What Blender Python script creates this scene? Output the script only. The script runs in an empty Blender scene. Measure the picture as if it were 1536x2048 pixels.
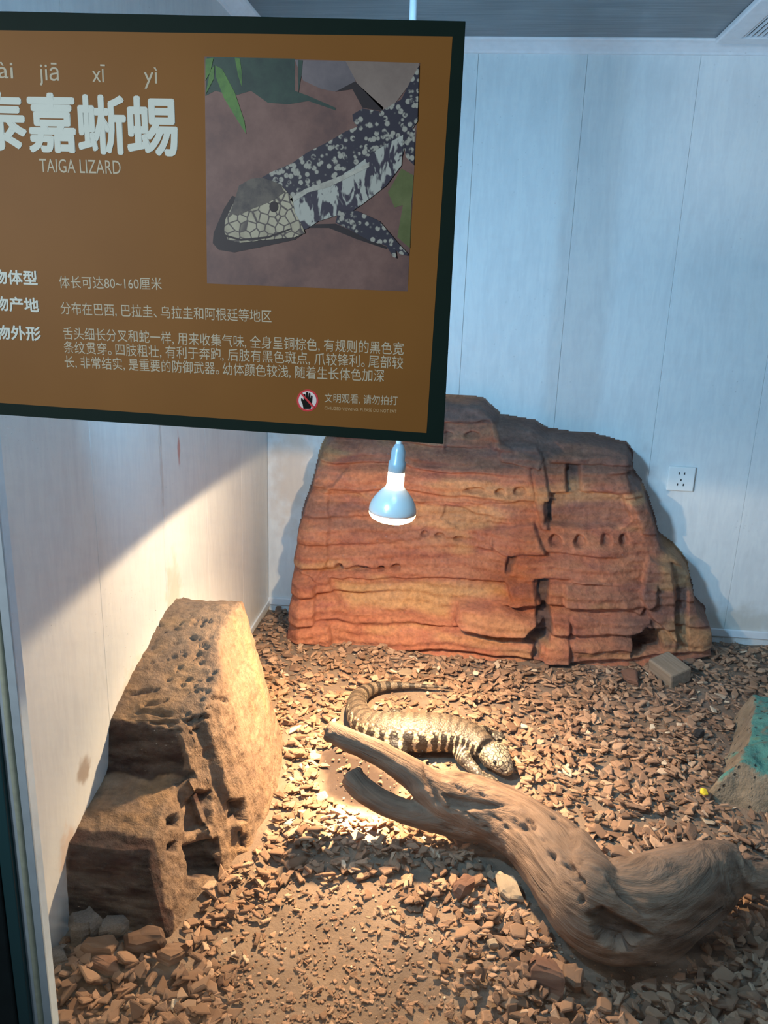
import bpy, bmesh, math, random
import numpy as np
from mathutils import Vector, Matrix

random.seed(7)
rng = np.random.default_rng(7)
S = bpy.context.scene
COL = S.collection

# ------------------------------------------------------------------ camera
FPX, PITCH, YAW, ROLL, CAMZ = 1630.7, math.radians(16.17), math.radians(5.41), math.radians(1.914), 1.25
Fw = np.array([-math.sin(YAW) * math.cos(PITCH), math.cos(YAW) * math.cos(PITCH), -math.sin(PITCH)])
_r = np.array([math.cos(YAW), math.sin(YAW), 0.0]); _u = np.cross(_r, Fw)
Rt = _r * math.cos(ROLL) + _u * math.sin(ROLL)
Up = _u * math.cos(ROLL) - _r * math.sin(ROLL)
EYE = np.array([0, 0, CAMZ])
cam = bpy.data.cameras.new('camera')
cam.sensor_fit = 'HORIZONTAL'; cam.sensor_width = 36; cam.lens = FPX * 36 / 1536; cam.clip_start = 0.02
camo = bpy.data.objects.new('camera', cam); COL.objects.link(camo)
camo.matrix_world = Matrix(((Rt[0], Up[0], -Fw[0], 0), (Rt[1], Up[1], -Fw[1], 0), (Rt[2], Up[2], -Fw[2], CAMZ), (0, 0, 0, 1)))
S.camera = camo

# ------------------------------------------------------------------ world, lights, exposure
S.view_settings.view_transform = 'Standard'; S.view_settings.look = 'None'
S.view_settings.gamma = 1; S.view_settings.use_curve_mapping = False
S.view_settings.exposure = 0.8
S.cycles.use_denoising = True
w = bpy.data.worlds.new('hall'); S.world = w; w.use_nodes = True
w.node_tree.nodes['Background'].inputs[0].default_value = (0.62, 0.78, 0.9, 1)
w.node_tree.nodes['Background'].inputs[1].default_value = 0.04


def lamp(name, kind, loc, energy, color, aim=None, **kw):
    l = bpy.data.lights.new(name, kind); l.energy = energy; l.color = color
    for k, v in kw.items(): setattr(l, k, v)
    o = bpy.data.objects.new(name, l); COL.objects.link(o); o.location = loc
    if aim is not None:
        o.rotation_euler = (Vector(aim) - Vector(loc)).to_track_quat('-Z', 'Y').to_euler()
    return o


COOL = (0.27, 0.63, 0.97)
lamp('corner_led', 'AREA', (-0.53, 1.09, 1.20), 10.2, COOL, aim=(0.9, 2.7, 0.95), shape='RECTANGLE', size=0.13, size_y=0.10, spread=math.radians(138))
lamp('ceiling_led', 'AREA', (0.05, 1.16, 1.93), 3.4, COOL, aim=(0.12, 1.75, 0), shape='RECTANGLE', size=0.40, size_y=0.06)
lamp('sign_fill', 'AREA', (-2.2, -1.6, 1.6), 2.9, (0.88, 0.94, 1.0), aim=(-0.3, 1.0, 1.3), shape='SQUARE', size=0.4, spread=math.radians(50))  # added lamp, narrowed and placed to brighten the sign

# ------------------------------------------------------------------ helpers
def ray(x, y): return Fw + Rt * ((x - 768) / FPX) + Up * ((1024 - y) / FPX)
def onY(x, y, Y): d = ray(x, y); return EYE + d * (Y / d[1])
def onX(x, y, X): d = ray(x, y); return EYE + d * (X / d[0])
def onZ(x, y, Z): d = ray(x, y); return EYE + d * ((Z - CAMZ) / d[2])
def proj(P):
    P = np.asarray(P, float) - EYE; z = P @ Fw
    return np.stack([768 + FPX * (P @ Rt) / z, 1024 - FPX * (P @ Up) / z], -1)


def vhash(i, j, k, s):
    n = (i * 374761393 + j * 668265263 + k * 2147483647 + s * 974711) & 0xffffffff
    n = ((n ^ (n >> 13)) * 1274126177) & 0xffffffff
    n = ((n ^ (n >> 16)) * 2246822519) & 0xffffffff
    return ((n ^ (n >> 15)) & 0xffffff) / 0xffffff


def vnoise(P, s=0):
    P = np.asarray(P, float); I = np.floor(P).astype(np.int64); f = P - I; f = f * f * (3 - 2 * f)
    out = 0
    for a in (0, 1):
        for b in (0, 1):
            for c in (0, 1):
                wt = (f[..., 0] if a else 1 - f[..., 0]) * (f[..., 1] if b else 1 - f[..., 1]) * (f[..., 2] if c else 1 - f[..., 2])
                out = out + wt * vhash(I[..., 0] + a, I[..., 1] + b, I[..., 2] + c, s)
    return out * 2 - 1


def fbm(P, octv=4, s=0):
    P = np.asarray(P, float); o = 0; a = 1
    for k in range(octv): o = o + a * vnoise(P, s + k * 17); P = P * 2.03 + 5.1; a *= 0.5
    return o / 1.6


def sstep(a, b, x):
    t = np.clip((x - a) / (b - a), 0, 1); return t * t * (3 - 2 * t)


def poly_sdf(p, poly):
    """signed distance in the units of p, positive inside"""
    p = np.asarray(p, float); poly = np.asarray(poly, float)
    d = np.full(p.shape[:-1], 1e9); ins = np.zeros(p.shape[:-1], bool)
    n = len(poly)
    for i in range(n):
        a, b = poly[i], poly[(i + 1) % n]
        e = b - a; v = p - a
        t = np.clip((v @ e) / (e @ e + 1e-12), 0, 1)
        d = np.minimum(d, np.hypot(*(np.moveaxis(v - t[..., None] * e, -1, 0))))
        c = (a[1] > p[..., 1]) != (b[1] > p[..., 1])
        with np.errstate(divide='ignore', invalid='ignore'):
            xi = a[0] + (p[..., 1] - a[1]) * (b[0] - a[0]) / (b[1] - a[1] if b[1] != a[1] else 1e-9)
        ins ^= c & (p[..., 0] < xi)
    return np.where(ins, d, -d)


def link(name, me, m=None, parent=None, smooth=False):
    o = bpy.data.objects.new(name, me); COL.objects.link(o)
    if m is not None: me.materials.append(m)
    if parent is not None: o.parent = parent
    if smooth:
        me.polygons.foreach_set('use_smooth', [True] * len(me.polygons))
    return o


def mesh_np(name, V, Fc):
    me = bpy.data.meshes.new(name); me.from_pydata([tuple(map(float, v)) for v in V], [], [tuple(map(int, f)) for f in Fc]); me.update(); return me


def bm_obj(name, bm, m=None, parent=None, smooth=False):
    me = bpy.data.meshes.new(name); bmesh.ops.recalc_face_normals(bm, faces=bm.faces); bm.to_mesh(me); bm.free()
    return link(name, me, m, parent, smooth)


def add_box(bm, lo, hi, bevel=0.0, M=None):
    r = bmesh.ops.create_cube(bm, size=1)
    lo, hi = Vector(lo), Vector(hi)
    for v in r['verts']:
        v.co = Vector(((v.co.x + .5) * (hi.x - lo.x) + lo.x, (v.co.y + .5) * (hi.y - lo.y) + lo.y, (v.co.z + .5) * (hi.z - lo.z) + lo.z))
    vs = r['verts']
    if bevel:
        es = list({e for v in vs for e in v.link_edges})
        rr = bmesh.ops.bevel(bm, geom=es, offset=bevel, segments=2, affect='EDGES', profile=.5)
        vs = list({v for f in rr['faces'] for v in f.verts} | {v for v in vs if v.is_valid})
    if M is not None:
        for v in vs: v.co = M @ v.co
    return vs


def box_obj(name, lo, hi, m, parent=None, bevel=0.0):
    bm = bmesh.new(); add_box(bm, lo, hi, bevel); return bm_obj(name, bm, m, parent)


def lathe(name, prof, m, parent=None, seg=40, smooth=True, M=None):
    V = []; Fc = []; n = len(prof)
    for r, z in prof:
        for k in range(seg):
            a = 2 * math.pi * k / seg; V.append((r * math.cos(a), r * math.sin(a), z))
    for i in range(n - 1):
        for k in range(seg):
            k2 = (k + 1) % seg; Fc.append((i * seg + k, i * seg + k2, (i + 1) * seg + k2, (i + 1) * seg + k))
    Fc.append(tuple(reversed(range(seg)))); Fc.append(tuple(range((n - 1) * seg, n * seg)))
    if M is not None: V = [M @ Vector(v) for v in V]
    return link(name, mesh_np(name, V, Fc), m, parent, smooth)


def grid_mesh(P):
    """P: (n, m, 3) -> verts, quads"""
    n, m = P.shape[:2]; I = np.arange(n * m).reshape(n, m)
    Fc = np.stack([I[:-1, :-1], I[:-1, 1:], I[1:, 1:], I[1:, :-1]], -1).reshape(-1, 4)
    return P.reshape(-1, 3), Fc


def catmull(P, n):
    P = np.asarray(P, float); Q = np.vstack([2 * P[0] - P[1], P, 2 * P[-1] - P[-2]]); out = []
    for i in range(len(P) - 1):
        a, b, c, d = Q[i:i + 4]
        for t in np.arange(n) / n:
            out.append(.5 * (2 * b + (c - a) * t + (2 * a - 5 * b + 4 * c - d) * t * t + (3 * b - a - 3 * c + d) * t ** 3))
    out.append(P[-1]); return np.array(out)


def tube_np(path, rad, seg=20, flat=1.0, up=(0, 0, 1)):
    """closed tube along path (n,3); rad (n,) ; flat scales the upright radius"""
    path = np.asarray(path, float); rad = np.asarray(rad, float); V = []; Fc = []
    T = np.gradient(path, axis=0); T /= np.linalg.norm(T, axis=1)[:, None]
    for i, (p, t, r) in enumerate(zip(path, T, rad)):
        s = np.cross(t, up)
        if np.linalg.norm(s) < 1e-3: s = np.cross(t, (0, 1, 0))
        s /= np.linalg.norm(s); u = np.cross(s, t)
        fl = flat[i] if np.ndim(flat) else flat
        for k in range(seg):
            a = 2 * math.pi * k / seg
            V.append(p + s * r * math.cos(a) + u * r * fl * math.sin(a))
    n = len(path)
    for i in range(n - 1):
        for k in range(seg):
            k2 = (k + 1) % seg; Fc.append((i * seg + k, (i + 1) * seg + k, (i + 1) * seg + k2, i * seg + k2))
    c0 = len(V); V.append(path[0]); V.append(path[-1])
    for k in range(seg):
        k2 = (k + 1) % seg
        Fc.append((c0, k, k2)); Fc.append((c0 + 1, (n - 1) * seg + k2, (n - 1) * seg + k))
    return V, Fc


def join_np(parts):
    V = []; Fc = []
    for v, f in parts:
        o = len(V); V += list(v); Fc += [tuple(i + o for i in q) for q in f]
    return V, Fc


def remesh(parts, voxel, smooth_it=2):
    V, Fc = join_np(parts); me = mesh_np('tmp', V, Fc)
    o = bpy.data.objects.new('tmp', me); COL.objects.link(o)
    md = o.modifiers.new('r', 'REMESH'); md.mode = 'VOXEL'; md.voxel_size = voxel
    if smooth_it:
        ms = o.modifiers.new('s', 'SMOOTH'); ms.iterations = smooth_it; ms.factor = .5
    dg = bpy.context.evaluated_depsgraph_get(); dg.update()
    out = bpy.data.meshes.new_from_object(o.evaluated_get(dg))
    bpy.data.objects.remove(o); bpy.data.meshes.remove(me)
    return out


def get_co(me):
    a = np.empty(len(me.vertices) * 3); me.vertices.foreach_get('co', a); return a.reshape(-1, 3)
def get_no(me):
    a = np.empty(len(me.vertices) * 3, np.float32); me.vertices.foreach_get('normal', a); return a.reshape(-1, 3).astype(float)
def set_co(me, a): me.vertices.foreach_set('co', np.asarray(a, np.float32).ravel()); me.update()
def attr(me, name, a):
    a = np.asarray(a, np.float32)
    if a.ndim == 1:
        me.attributes.new(name, 'FLOAT', 'POINT').data.foreach_set('value', a)
    else:
        me.attributes.new(name, 'FLOAT_VECTOR', 'POINT').data.foreach_set('vector', a.ravel())


def tag(o, label=None, cat=None, group=None, kind=None):
    if label: o['label'] = label
    if cat: o['category'] = cat
    if group: o['group'] = group
    if kind: o['kind'] = kind
    return o


def empty(name, loc, label, cat, group=None):
    o = bpy.data.objects.new(name, None); COL.objects.link(o); o.location = loc; o.empty_display_size = .05
    bpy.context.view_layer.update()
    return tag(o, label, cat, group)


def adopt(o, parent):
    """parent keeping world-space mesh coordinates"""
    o.parent = parent; o.matrix_parent_inverse = Matrix.Translation(-Vector(parent.location)); return o


# ------------------------------------------------------------------ materials
class NT:
    def __init__(s, name):
        s.m = bpy.data.materials.new(name); s.m.use_nodes = True; s.t = s.m.node_tree
        s.b = s.t.nodes['Principled BSDF']; s.out = s.t.nodes['Material Output']
    def n(s, kind, **kw):
        nd = s.t.nodes.new(kind)
        for k, v in kw.items(): setattr(nd, k, v)
        return nd
    def l(s, a, b): s.t.links.new(a, b)
    def coord(s, scale=(1, 1, 1), kind='Object', attrib=None, rot=(0, 0, 0)):
        mp = s.n('ShaderNodeMapping'); mp.inputs['Scale'].default_value = scale; mp.inputs['Rotation'].default_value = rot
        if attrib:
            a = s.n('ShaderNodeAttribute', attribute_name=attrib); s.l(a.outputs['Vector'], mp.inputs[0])
        else:
            tc = s.n('ShaderNodeTexCoord'); s.l(tc.outputs[kind], mp.inputs[0])
        return mp.outputs[0]
    def noise(s, vec, scale, detail=5, rough=.55, dist=0):
        nd = s.n('ShaderNodeTexNoise'); nd.inputs['Scale'].default_value = scale; nd.inputs['Detail'].default_value = detail
        nd.inputs['Roughness'].default_value = rough; nd.inputs['Distortion'].default_value = dist
        s.l(vec, nd.inputs['Vector']); return nd.outputs['Fac']
    def voro(s, vec, scale, feature='F1', out='Distance', rand=1):
        nd = s.n('ShaderNodeTexVoronoi', feature=feature); nd.inputs['Scale'].default_value = scale; nd.inputs['Randomness'].default_value = rand
        s.l(vec, nd.inputs['Vector']); return nd.outputs[out]
    def ramp(s, fac, stops, interp='LINEAR'):
        nd = s.n('ShaderNodeValToRGB'); cr = nd.color_ramp; cr.interpolation = interp
        while len(cr.elements) < len(stops): cr.elements.new(.5)
        for e, (p, c) in zip(cr.elements, stops):
            e.position = p; e.color = (*c, 1) if len(c) == 3 else c
        s.l(fac, nd.inputs[0]); return nd.outputs[0]
    def step(s, fac, a, b):
        nd = s.n('ShaderNodeMapRange', interpolation_type='SMOOTHSTEP'); nd.inputs[1].default_value = a; nd.inputs[2].default_value = b
        s.l(fac, nd.inputs[0]); return nd.outputs[0]
    def math(s, op, a, b=None, c=None):
        nd = s.n('ShaderNodeMath', operation=op)
        for i, v in enumerate((a, b, c)):
            if v is None: continue
            if isinstance(v, (int, float)): nd.inputs[i].default_value = v
            else: s.l(v, nd.inputs[i])
        return nd.outputs[0]
    def mix(s, fac, a, b, mode='MIX'):
        nd = s.n('ShaderNodeMix', data_type='RGBA', blend_type=mode)
        for i, v in ((0, fac), (6, a), (7, b)):
            if isinstance(v, (int, float)): nd.inputs[i].default_value = v
            elif isinstance(v, tuple): nd.inputs[i].default_value = (*v, 1)
            else: s.l(v, nd.inputs[i])
        return nd.outputs[2]
    def bump(s, h, strength=.3, dist=.004):
        nd = s.n('ShaderNodeBump'); nd.inputs['Strength'].default_value = strength; nd.inputs['Distance'].default_value = dist
        s.l(h, nd.inputs['Height']); s.l(nd.outputs[0], s.b.inputs['Normal'])
    def base(s, c):
        if isinstance(c, tuple): s.b.inputs['Base Color'].default_value = (*c, 1)
        else: s.l(c, s.b.inputs['Base Color'])
    def set(s, **kw):
        for k, v in kw.items(): s.b.inputs[k.replace('_', ' ')].default_value = v
        return s
    def attrf(s, name): return s.n('ShaderNodeAttribute', attribute_name=name).outputs['Fac']
    def attrv(s, name): return s.n('ShaderNodeAttribute', attribute_name=name).outputs['Vector']


def simple(name, c, rough=.6, metal=0, var=.12, scale=40, bump=.05):
    t = NT(name); t.set(Roughness=rough, Metallic=metal)
    f = t.noise(t.coord(), scale)
    d = tuple(x * (1 - var) for x in c); e = tuple(min(1, x * (1 + var)) for x in c)
    t.base(t.ramp(f, [(.3, d), (.7, e)]))
    if bump: t.bump(f, bump, .002)
    return t.m


def wall_mat(name, along):
    """pale laminated wall panels with soft vertical veining, a little dirt and a few stains"""
    t = NT(name); t.set(Roughness=.38)
    sc = (5, 5, 1.1)
    f = t.noise(t.coord(sc), 3.0, 7, .65, 1.2); g = t.noise(t.coord((14, 14, 2.5)), 5, 5, .6, .6)
    c = t.ramp(t.math('ADD', t.math('MULTIPLY', f, .6), t.math('MULTIPLY', g, .4)), [(.34, (.67, .68, .68)), (.48, (.72, .73, .73)), (.56, (.76, .77, .76)), (.66, (.72, .72, .71))])
    if along == 'left':   # soaked-in brown and red stains on this wall
        geo = t.n('ShaderNodeNewGeometry')
        for (y, z, ry, rz, col, amt) in ((1.335, .295, .04, .035, (.33, .23, .16), .75), (1.937, .82, .012, .05, (.50, .10, .06), .7), (1.815, .82, .012, .2, (.45, .33, .27), .45),
                                         (1.86, .45, .07, .14, (.55, .40, .22), .4), (1.26, .16, .05, .09, (.62, .36, .20), .5), (1.62, .33, .16, .09, (.62, .40, .24), .35)):
            mp = t.n('ShaderNodeMapping'); t.l(geo.outputs['Position'], mp.inputs[0])
            mp.inputs['Location'].default_value = (0, -y / ry, -z / rz); mp.inputs['Scale'].default_value = (0, 1 / ry, 1 / rz)
            ln = t.n('ShaderNodeVectorMath', operation='LENGTH'); t.l(mp.outputs[0], ln.inputs[0])
            q = t.math('ADD', ln.outputs['Value'], t.math('MULTIPLY', t.math('SUBTRACT', t.noise(t.coord(), 38), .5), 1.4))
            c = t.mix(t.math('MULTIPLY', t.step(q, 1.0, .35), amt), c, col)
    else:
        geo = t.n('ShaderNodeNewGeometry')
        for (x, z, rx, rz, col, amt) in ((-.60, .55, .16, .30, (.52, .36, .24), .55), (1.03, .08, .3, .09, (.42, .38, .30), .5), (.62, .45, .12, .3, (.40, .30, .28), .4)):
            mp = t.n('ShaderNodeMapping'); t.l(geo.outputs['Position'], mp.inputs[0])
            mp.inputs['Location'].default_value = (-x / rx, 0, -z / rz); mp.inputs['Scale'].default_value = (1 / rx, 0, 1 / rz)
            ln = t.n('ShaderNodeVectorMath', operation='LENGTH'); t.l(mp.outputs[0], ln.inputs[0])
            q = t.math('ADD', ln.outputs['Value'], t.math('MULTIPLY', t.math('SUBTRACT', t.noise(t.coord(), 22), .5), 1.2))
            c = t.mix(t.math('MULTIPLY', t.step(q, 1.0, .2), amt), c, col)
    t.base(c); t.bump(g, .12, .0015)
    return t.m


M = {}
M['wall_left'] = wall_mat('left_panels', 'left'); M['wall_back'] = wall_mat('back_panels', 'back')
M['white'] = simple('white_trim', (.72, .75, .78), .35, var=.05)
M['plate'] = simple('white_plastic', (.82, .82, .80), .3, var=.03, bump=0)
M['hole'] = simple('dark_slot', (.015, .015, .015), .6, bump=0)
t = NT('wood_ceiling'); t.set(Roughness=.32)
f = t.noise(t.coord((1.2, 22, 1)), 4, 6, .6, .5)
t.base(t.ramp(f, [(.3, (.055, .07, .085)), (.5, (.10, .12, .135)), (.7, (.16, .18, .19))])); M['ceiling'] = t.m
M['frame'] = simple('dark_frame', (.006, .016, .019), .4, var=.2)
M['alu'] = simple('painted_aluminium', (.60, .72, .80), .4, var=.06)
M['silicone'] = simple('silicone_bead', (.60, .66, .52), .35, var=.12, scale=60)
t = NT('glass_edge'); t.set(Roughness=.12); t.base((.03, .10, .115)); M['gedge'] = t.m

# soil
t = NT('soil'); t.set(Roughness=.95)
v = t.coord(); f = t.noise(v, 7, 8, .65); g = t.noise(v, 90, 4, .7)
c = t.ramp(f, [(.3, (.12, .080, .054)), (.5, (.185, .126, .086)), (.75, (.24, .168, .115))])
c = t.mix(t.math('MULTIPLY', g, .5), c, (.10, .062, .042), 'MULTIPLY') if False else t.mix(t.step(g, .62, .78), c, (.33, .24, .165))
c = t.mix(t.math('MULTIPLY', t.attrf('branch_shade'), .92), c, (.036, .020, .014))  # shadow of the upper branch, painted into the soil colour
t.base(c); t.bump(t.math('ADD', f, t.math('MULTIPLY', g, .7)), .8, .006); M['soil'] = t.m


def bark_mat(name, stops, bump=.6):
    t = NT(name); t.set(Roughness=.85)
    geo = t.n('ShaderNodeNewGeometry'); oi = t.n('ShaderNodeObjectInfo')
    r = t.math('FRACT', t.math('ADD', geo.outputs['Random Per Island'], oi.outputs['Random']))
    f = t.noise(t.coord((1, 1, 1)), 110, 4, .7)
    c = t.ramp(r, stops); t.base(t.mix(.45, c, t.ramp(f, [(.25, (.35, .33, .32)), (.75, (1.25, 1.2, 1.15))]), 'MULTIPLY'))
    t.bump(f, bump, .0035); return t.m


M['bark'] = bark_mat('bark', [(0, (.16, .088, .052)), (.22, (.27, .155, .090)), (.45, (.38, .228, .138)), (.65, (.235, .130, .076)), (.88, (.42, .26, .160)), (.97, (.47, .32, .21)), (1, (.64, .54, .40))])
M['palebark'] = bark_mat('pale_bark', [(0, (.34, .245, .155)), (1, (.47, .36, .24))])
M['darkbark'] = bark_mat('dark_bark', [(0, (.18, .085, .052)), (1, (.27, .14, .085))])
M['stonegrey'] = simple('grey_stone', (.13, .12, .11), .85, var=.3, scale=30, bump=.5)
M['char'] = simple('charred', (.018, .015, .014), .8, var=.3, scale=60, bump=.5)
M['yellow'] = simple('yellow_petal', (.85, .60, .03), .6, var=.15, scale=80)

# ------------------------------------------------------------------ room
LX, BY, CZ, RX, GY = -.703, 2.85, 1.958, 1.75, 0.995      # left wall, back wall, ceiling, right wall, front glass
SEAM_X = [-.695, -.36, -.022, .313, .652, .987, 1.322, 1.657]
SEAM_Y = [1.015, 1.12, 1.46, 1.812, 2.144, 2.50]
bm = bmesh.new()
add_box(bm, (LX - .08, BY + .008, -.15), (RX + .06, BY + .08, CZ + .05))
xs = SEAM_X + [RX]
for a, b in zip([LX] + xs[1:-1], xs[1:]):
    add_box(bm, (a + .0004, BY, -.1), (b - .0004, BY + .008, CZ), .0008)
tag(bm_obj('wall_back', bm, M['wall_back']), kind='structure')
bm = bmesh.new()
add_box(bm, (LX - .08, GY + .03, -.15), (LX - .008, BY + .08, CZ + .05))
for a, b in zip(SEAM_Y, SEAM_Y[1:] + [BY]):
    add_box(bm, (LX - .008, a + .0004, -.1), (LX, b - .0004, CZ), .0008)
tag(bm_obj('wall_left', bm, M['wall_left']), kind='structure')
tag(box_obj('wall_right', (RX, GY, -.15), (RX + .06, BY + .08, CZ + .05), M['wall_back']), kind='structure')
tag(box_obj('ceiling', (LX - .08, GY - .02, CZ), (RX + .06, BY + .08, CZ + .06), M['ceiling']), kind='structure')


def cornice(name, a, b, inward):
    """moulded cove in the angle of wall and ceiling, from a to b; inward = unit vector into the room"""
    prof = [(0, -.035), (.006, -.034), (.010, -.028), (.022, -.018), (.036, -.010), (.046, -.007), (.050, -.002), (.050, 0), (0, 0)]
    V = []; n = len(prof)
    for p in (a, b):
        for d, z in prof: V.append((p[0] + inward[0] * d, p[1] + inward[1] * d, CZ + z))
    Fc = [(i, (i + 1) % n, n + (i + 1) % n, n + i) for i in range(n)] + [tuple(range(n)), tuple(range(2 * n - 1, n - 1, -1))]
    tag(link(name, mesh_np(name, V, Fc), M['white']), kind='structure')


cornice('trim_1', (LX, BY), (RX, BY), (0, -1)); cornice('trim_2', (LX, GY + .03), (LX, BY), (1, 0))
tag(box_obj('baseboard_back', (LX, BY - .008, .026), (RX, BY, .056), M['white'], bevel=.003), kind='structure')
tag(box_obj('baseboard_left', (LX, 2.02, .022), (LX + .007, BY, .046), M['white'], bevel=.003), kind='structure')
# front corner: painted aluminium channel, glass edge with its silicone bead, dark outer frame
XP = float(onY(54, 1569, GY)[0])
tag(box_obj('trim_3', (XP - .0135, GY, -.25), (XP, GY + .022, CZ), M['alu'], bevel=.0008), kind='structure')
zz = np.linspace(-.25, CZ, 70); pth = np.stack([np.full(70, XP - .0185), np.full(70, GY + .001), zz], 1); pth[:, 0] += .0012 * fbm(pth * 9, 3)
Vt, Ft = tube_np(pth, np.full(70, .0052), 10, up=(0, 1, 0))
tag(link('trim_4', mesh_np('trim_4', Vt, Ft), M['silicone'], smooth=True), kind='structure')
tag(box_obj('trim_5', (XP - .031, GY - .002, -.25), (XP - .0215, GY + .02, CZ), M['alu'], bevel=.001), kind='structure')
tag(box_obj('trim_6', (XP - .052, GY - .010, -.25), (XP - .031, GY + .02, CZ), M['gedge'], bevel=.002), kind='structure')
tag(box_obj('trim_7', (XP - .40, GY - .014, -.25), (XP - .052, GY + .03, CZ + .06), M['frame'], bevel=.003), kind='structure')
# glass front: clear pane with a light film of dust
t = NT('dusty_glass'); tr = t.n('ShaderNodeBsdfTransparent'); gl = t.n('ShaderNodeBsdfGlossy'); df = t.n('ShaderNodeBsdfTranslucent')
gl.inputs['Roughness'].default_value = .02
fr = t.n('ShaderNodeFresnel'); fr.inputs[0].default_value = 1.45
mx = t.n('ShaderNodeMixShader'); t.l(t.math('MULTIPLY', fr.outputs[0], .8), mx.inputs[0]); t.l(tr.outputs[0], mx.inputs[1]); t.l(gl.outputs[0], mx.inputs[2])
v = t.coord(); f = t.noise(t.coord((3, 1, 9), rot=(0, .6, 0)), 4, 6, .7); sp = t.step(t.voro(v, 150), .14, .04)
sel = t.step(t.noise(v, 6), .5, .66)
dust = t.math('ADD', t.math('MULTIPLY', t.step(f, .35, .8), .06), t.math('MULTIPLY', t.math('MULTIPLY', sp, sel), .30))
df.inputs['Color'].default_value = (.9, .95, 1, 1)
m2 = t.n('ShaderNodeMixShader'); t.l(dust, m2.inputs[0]); t.l(mx.outputs[0], m2.inputs[1]); t.l(df.outputs[0], m2.inputs[2]); t.l(m2.outputs[0], t.out.inputs[0])
M['glass'] = t.m
bm = bmesh.new(); bmesh.ops.create_grid(bm, x_segments=1, y_segments=1, size=1)
for vv in bm.verts: vv.co = Vector((XP - .02 + (vv.co.x + 1) / 2 * (RX - XP + .02), GY + .004, -.1 + (vv.co.y + 1) / 2 * (CZ + .1)))
tag(bm_obj('window_1', bm, M['glass']), kind='structure')

# ------------------------------------------------------------------ shapes needed for the floor layout
LAMP = onY(785, 1022, 1.85)                                # centre of the bulb's rim
LOGPX = [(652, 1462, .242, 20), (700, 1482, .224, 22), (760, 1508, .198, 24), (820, 1545, .160, 28), (880, 1588, .118, 42), (940, 1608, .095, 56), (1000, 1632, .078, 62), (1060, 1668, .078, 68), (1110, 1715, .082, 75), (1155, 1775, .086, 84),
         (1205, 1822, .086, 92), (1270, 1822, .086, 98), (1340, 1790, .090, 90), (1400, 1760, .094, 76), (1445, 1742, .098, 60), (1478, 1742, .1, 48)]
LOWPX = [(700, 1550, .138, 22), (722, 1578, .117, 24), (765, 1607, .095, 24), (820, 1627, .080, 25), (880, 1638, .068, 29), (950, 1646, .062, 37), (1010, 1650, .066, 42)]
KNOBPX = [(1440, 1745, .10, 42), (1490, 1752, .10, 33), (1530, 1758, .098, 30), (1580, 1765, .09, 27)]
def px_path(L, base=.015):
    P = np.array([onZ(x, y, base + h) for x, y, h, r in L]); R = np.array([r * ((p - EYE) @ Fw) / FPX for (x, y, h, r), p in zip(L, P)]); return P, R


logP, logR = px_path(LOGPX); lowP, lowR = px_path(LOWPX); knobP, knobR = px_path(KNOBPX)
LIZPX = [(897, 1375, .012, 2.5), (860, 1373, .013, 4), (820, 1371, .015, 6), (780, 1371, .018, 9), (748, 1376, .020, 12), (724, 1388, .024, 16), (714, 1404, .028, 20), (716, 1424, .033, 24), (730, 1446, .038, 29), (756, 1457, .045, 36),
         (790, 1462, .050, 40), (840, 1464, .054, 43), (885, 1465, .054, 42), (925, 1472, .052, 37), (952, 1483, .050, 31), (972, 1496, .050, 25)]
lizP, lizR = px_path(LIZPX)


def rock_left_top(Y):
    return np.interp(Y, [1.21, 1.228, 1.242, 1.26, 1.43, 1.440, 1.455, 1.47, 1.54, 1.8, 1.87, 1.93, 1.97, 2.06], [-.08, -.02, .165, .188, .232, .245, .320, .333, .362, .437, .440, .425, .36, -.08])
def rock_left_base(Y):
    return np.interp(Y, [1.2, 1.24, 1.34, 1.415, 1.425, 1.49, 1.50, 1.6, 1.75, 1.95, 2.06], [-.505, -.497, -.485, -.468, -.440, -.432, -.412, -.405, -.405, -.44, -.52])


SIL = [(572, 1262), (576, 1190), (582, 1120), (592, 1060), (606, 1010), (622, 955), (635, 915), (655, 878), (700, 850), (760, 826), (830, 812), (890, 807), (945, 812), (965, 816), (990, 836), (1000, 848), (1040, 856), (1075, 862), (1100, 880),
       (1160, 888), (1215, 895), (1262, 905), (1270, 925), (1272, 960), (1290, 985), (1300, 1010), (1316, 1050), (1322, 1085), (1330, 1100), (1365, 1125), (1392, 1160), (1400, 1200), (1405, 1235), (1428, 1262), (1432, 1320), (1300, 1360), (560, 1330)]


def back_thick(px):
    """thickness of the rock wall in front of the back wall, from its own front view"""
    return None


# ------------------------------------------------------------------ floor
gx = np.arange(LX - .02, RX + .01, .012); gy = np.arange(GY + .004, BY + .02, .012)
def soil_z(x, y):
    P = np.stack([x, y, 0 * x], -1)
    z = .010 * fbm(P * 3.1, 4, 3) + .004 * fbm(P * 22, 3, 9) + .004
    z += .018 * np.exp(-(((x - .12) / .16) ** 2 + ((y - 1.24) / .12) ** 2))
    z += .022 * np.exp(-(((x + .60) / .12) ** 2 + ((y - 1.19) / .07) ** 2))
    z -= .010 * np.exp(-(((x + .2) / .2) ** 2 + ((y - 1.23) / .14) ** 2))
    return z


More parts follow.
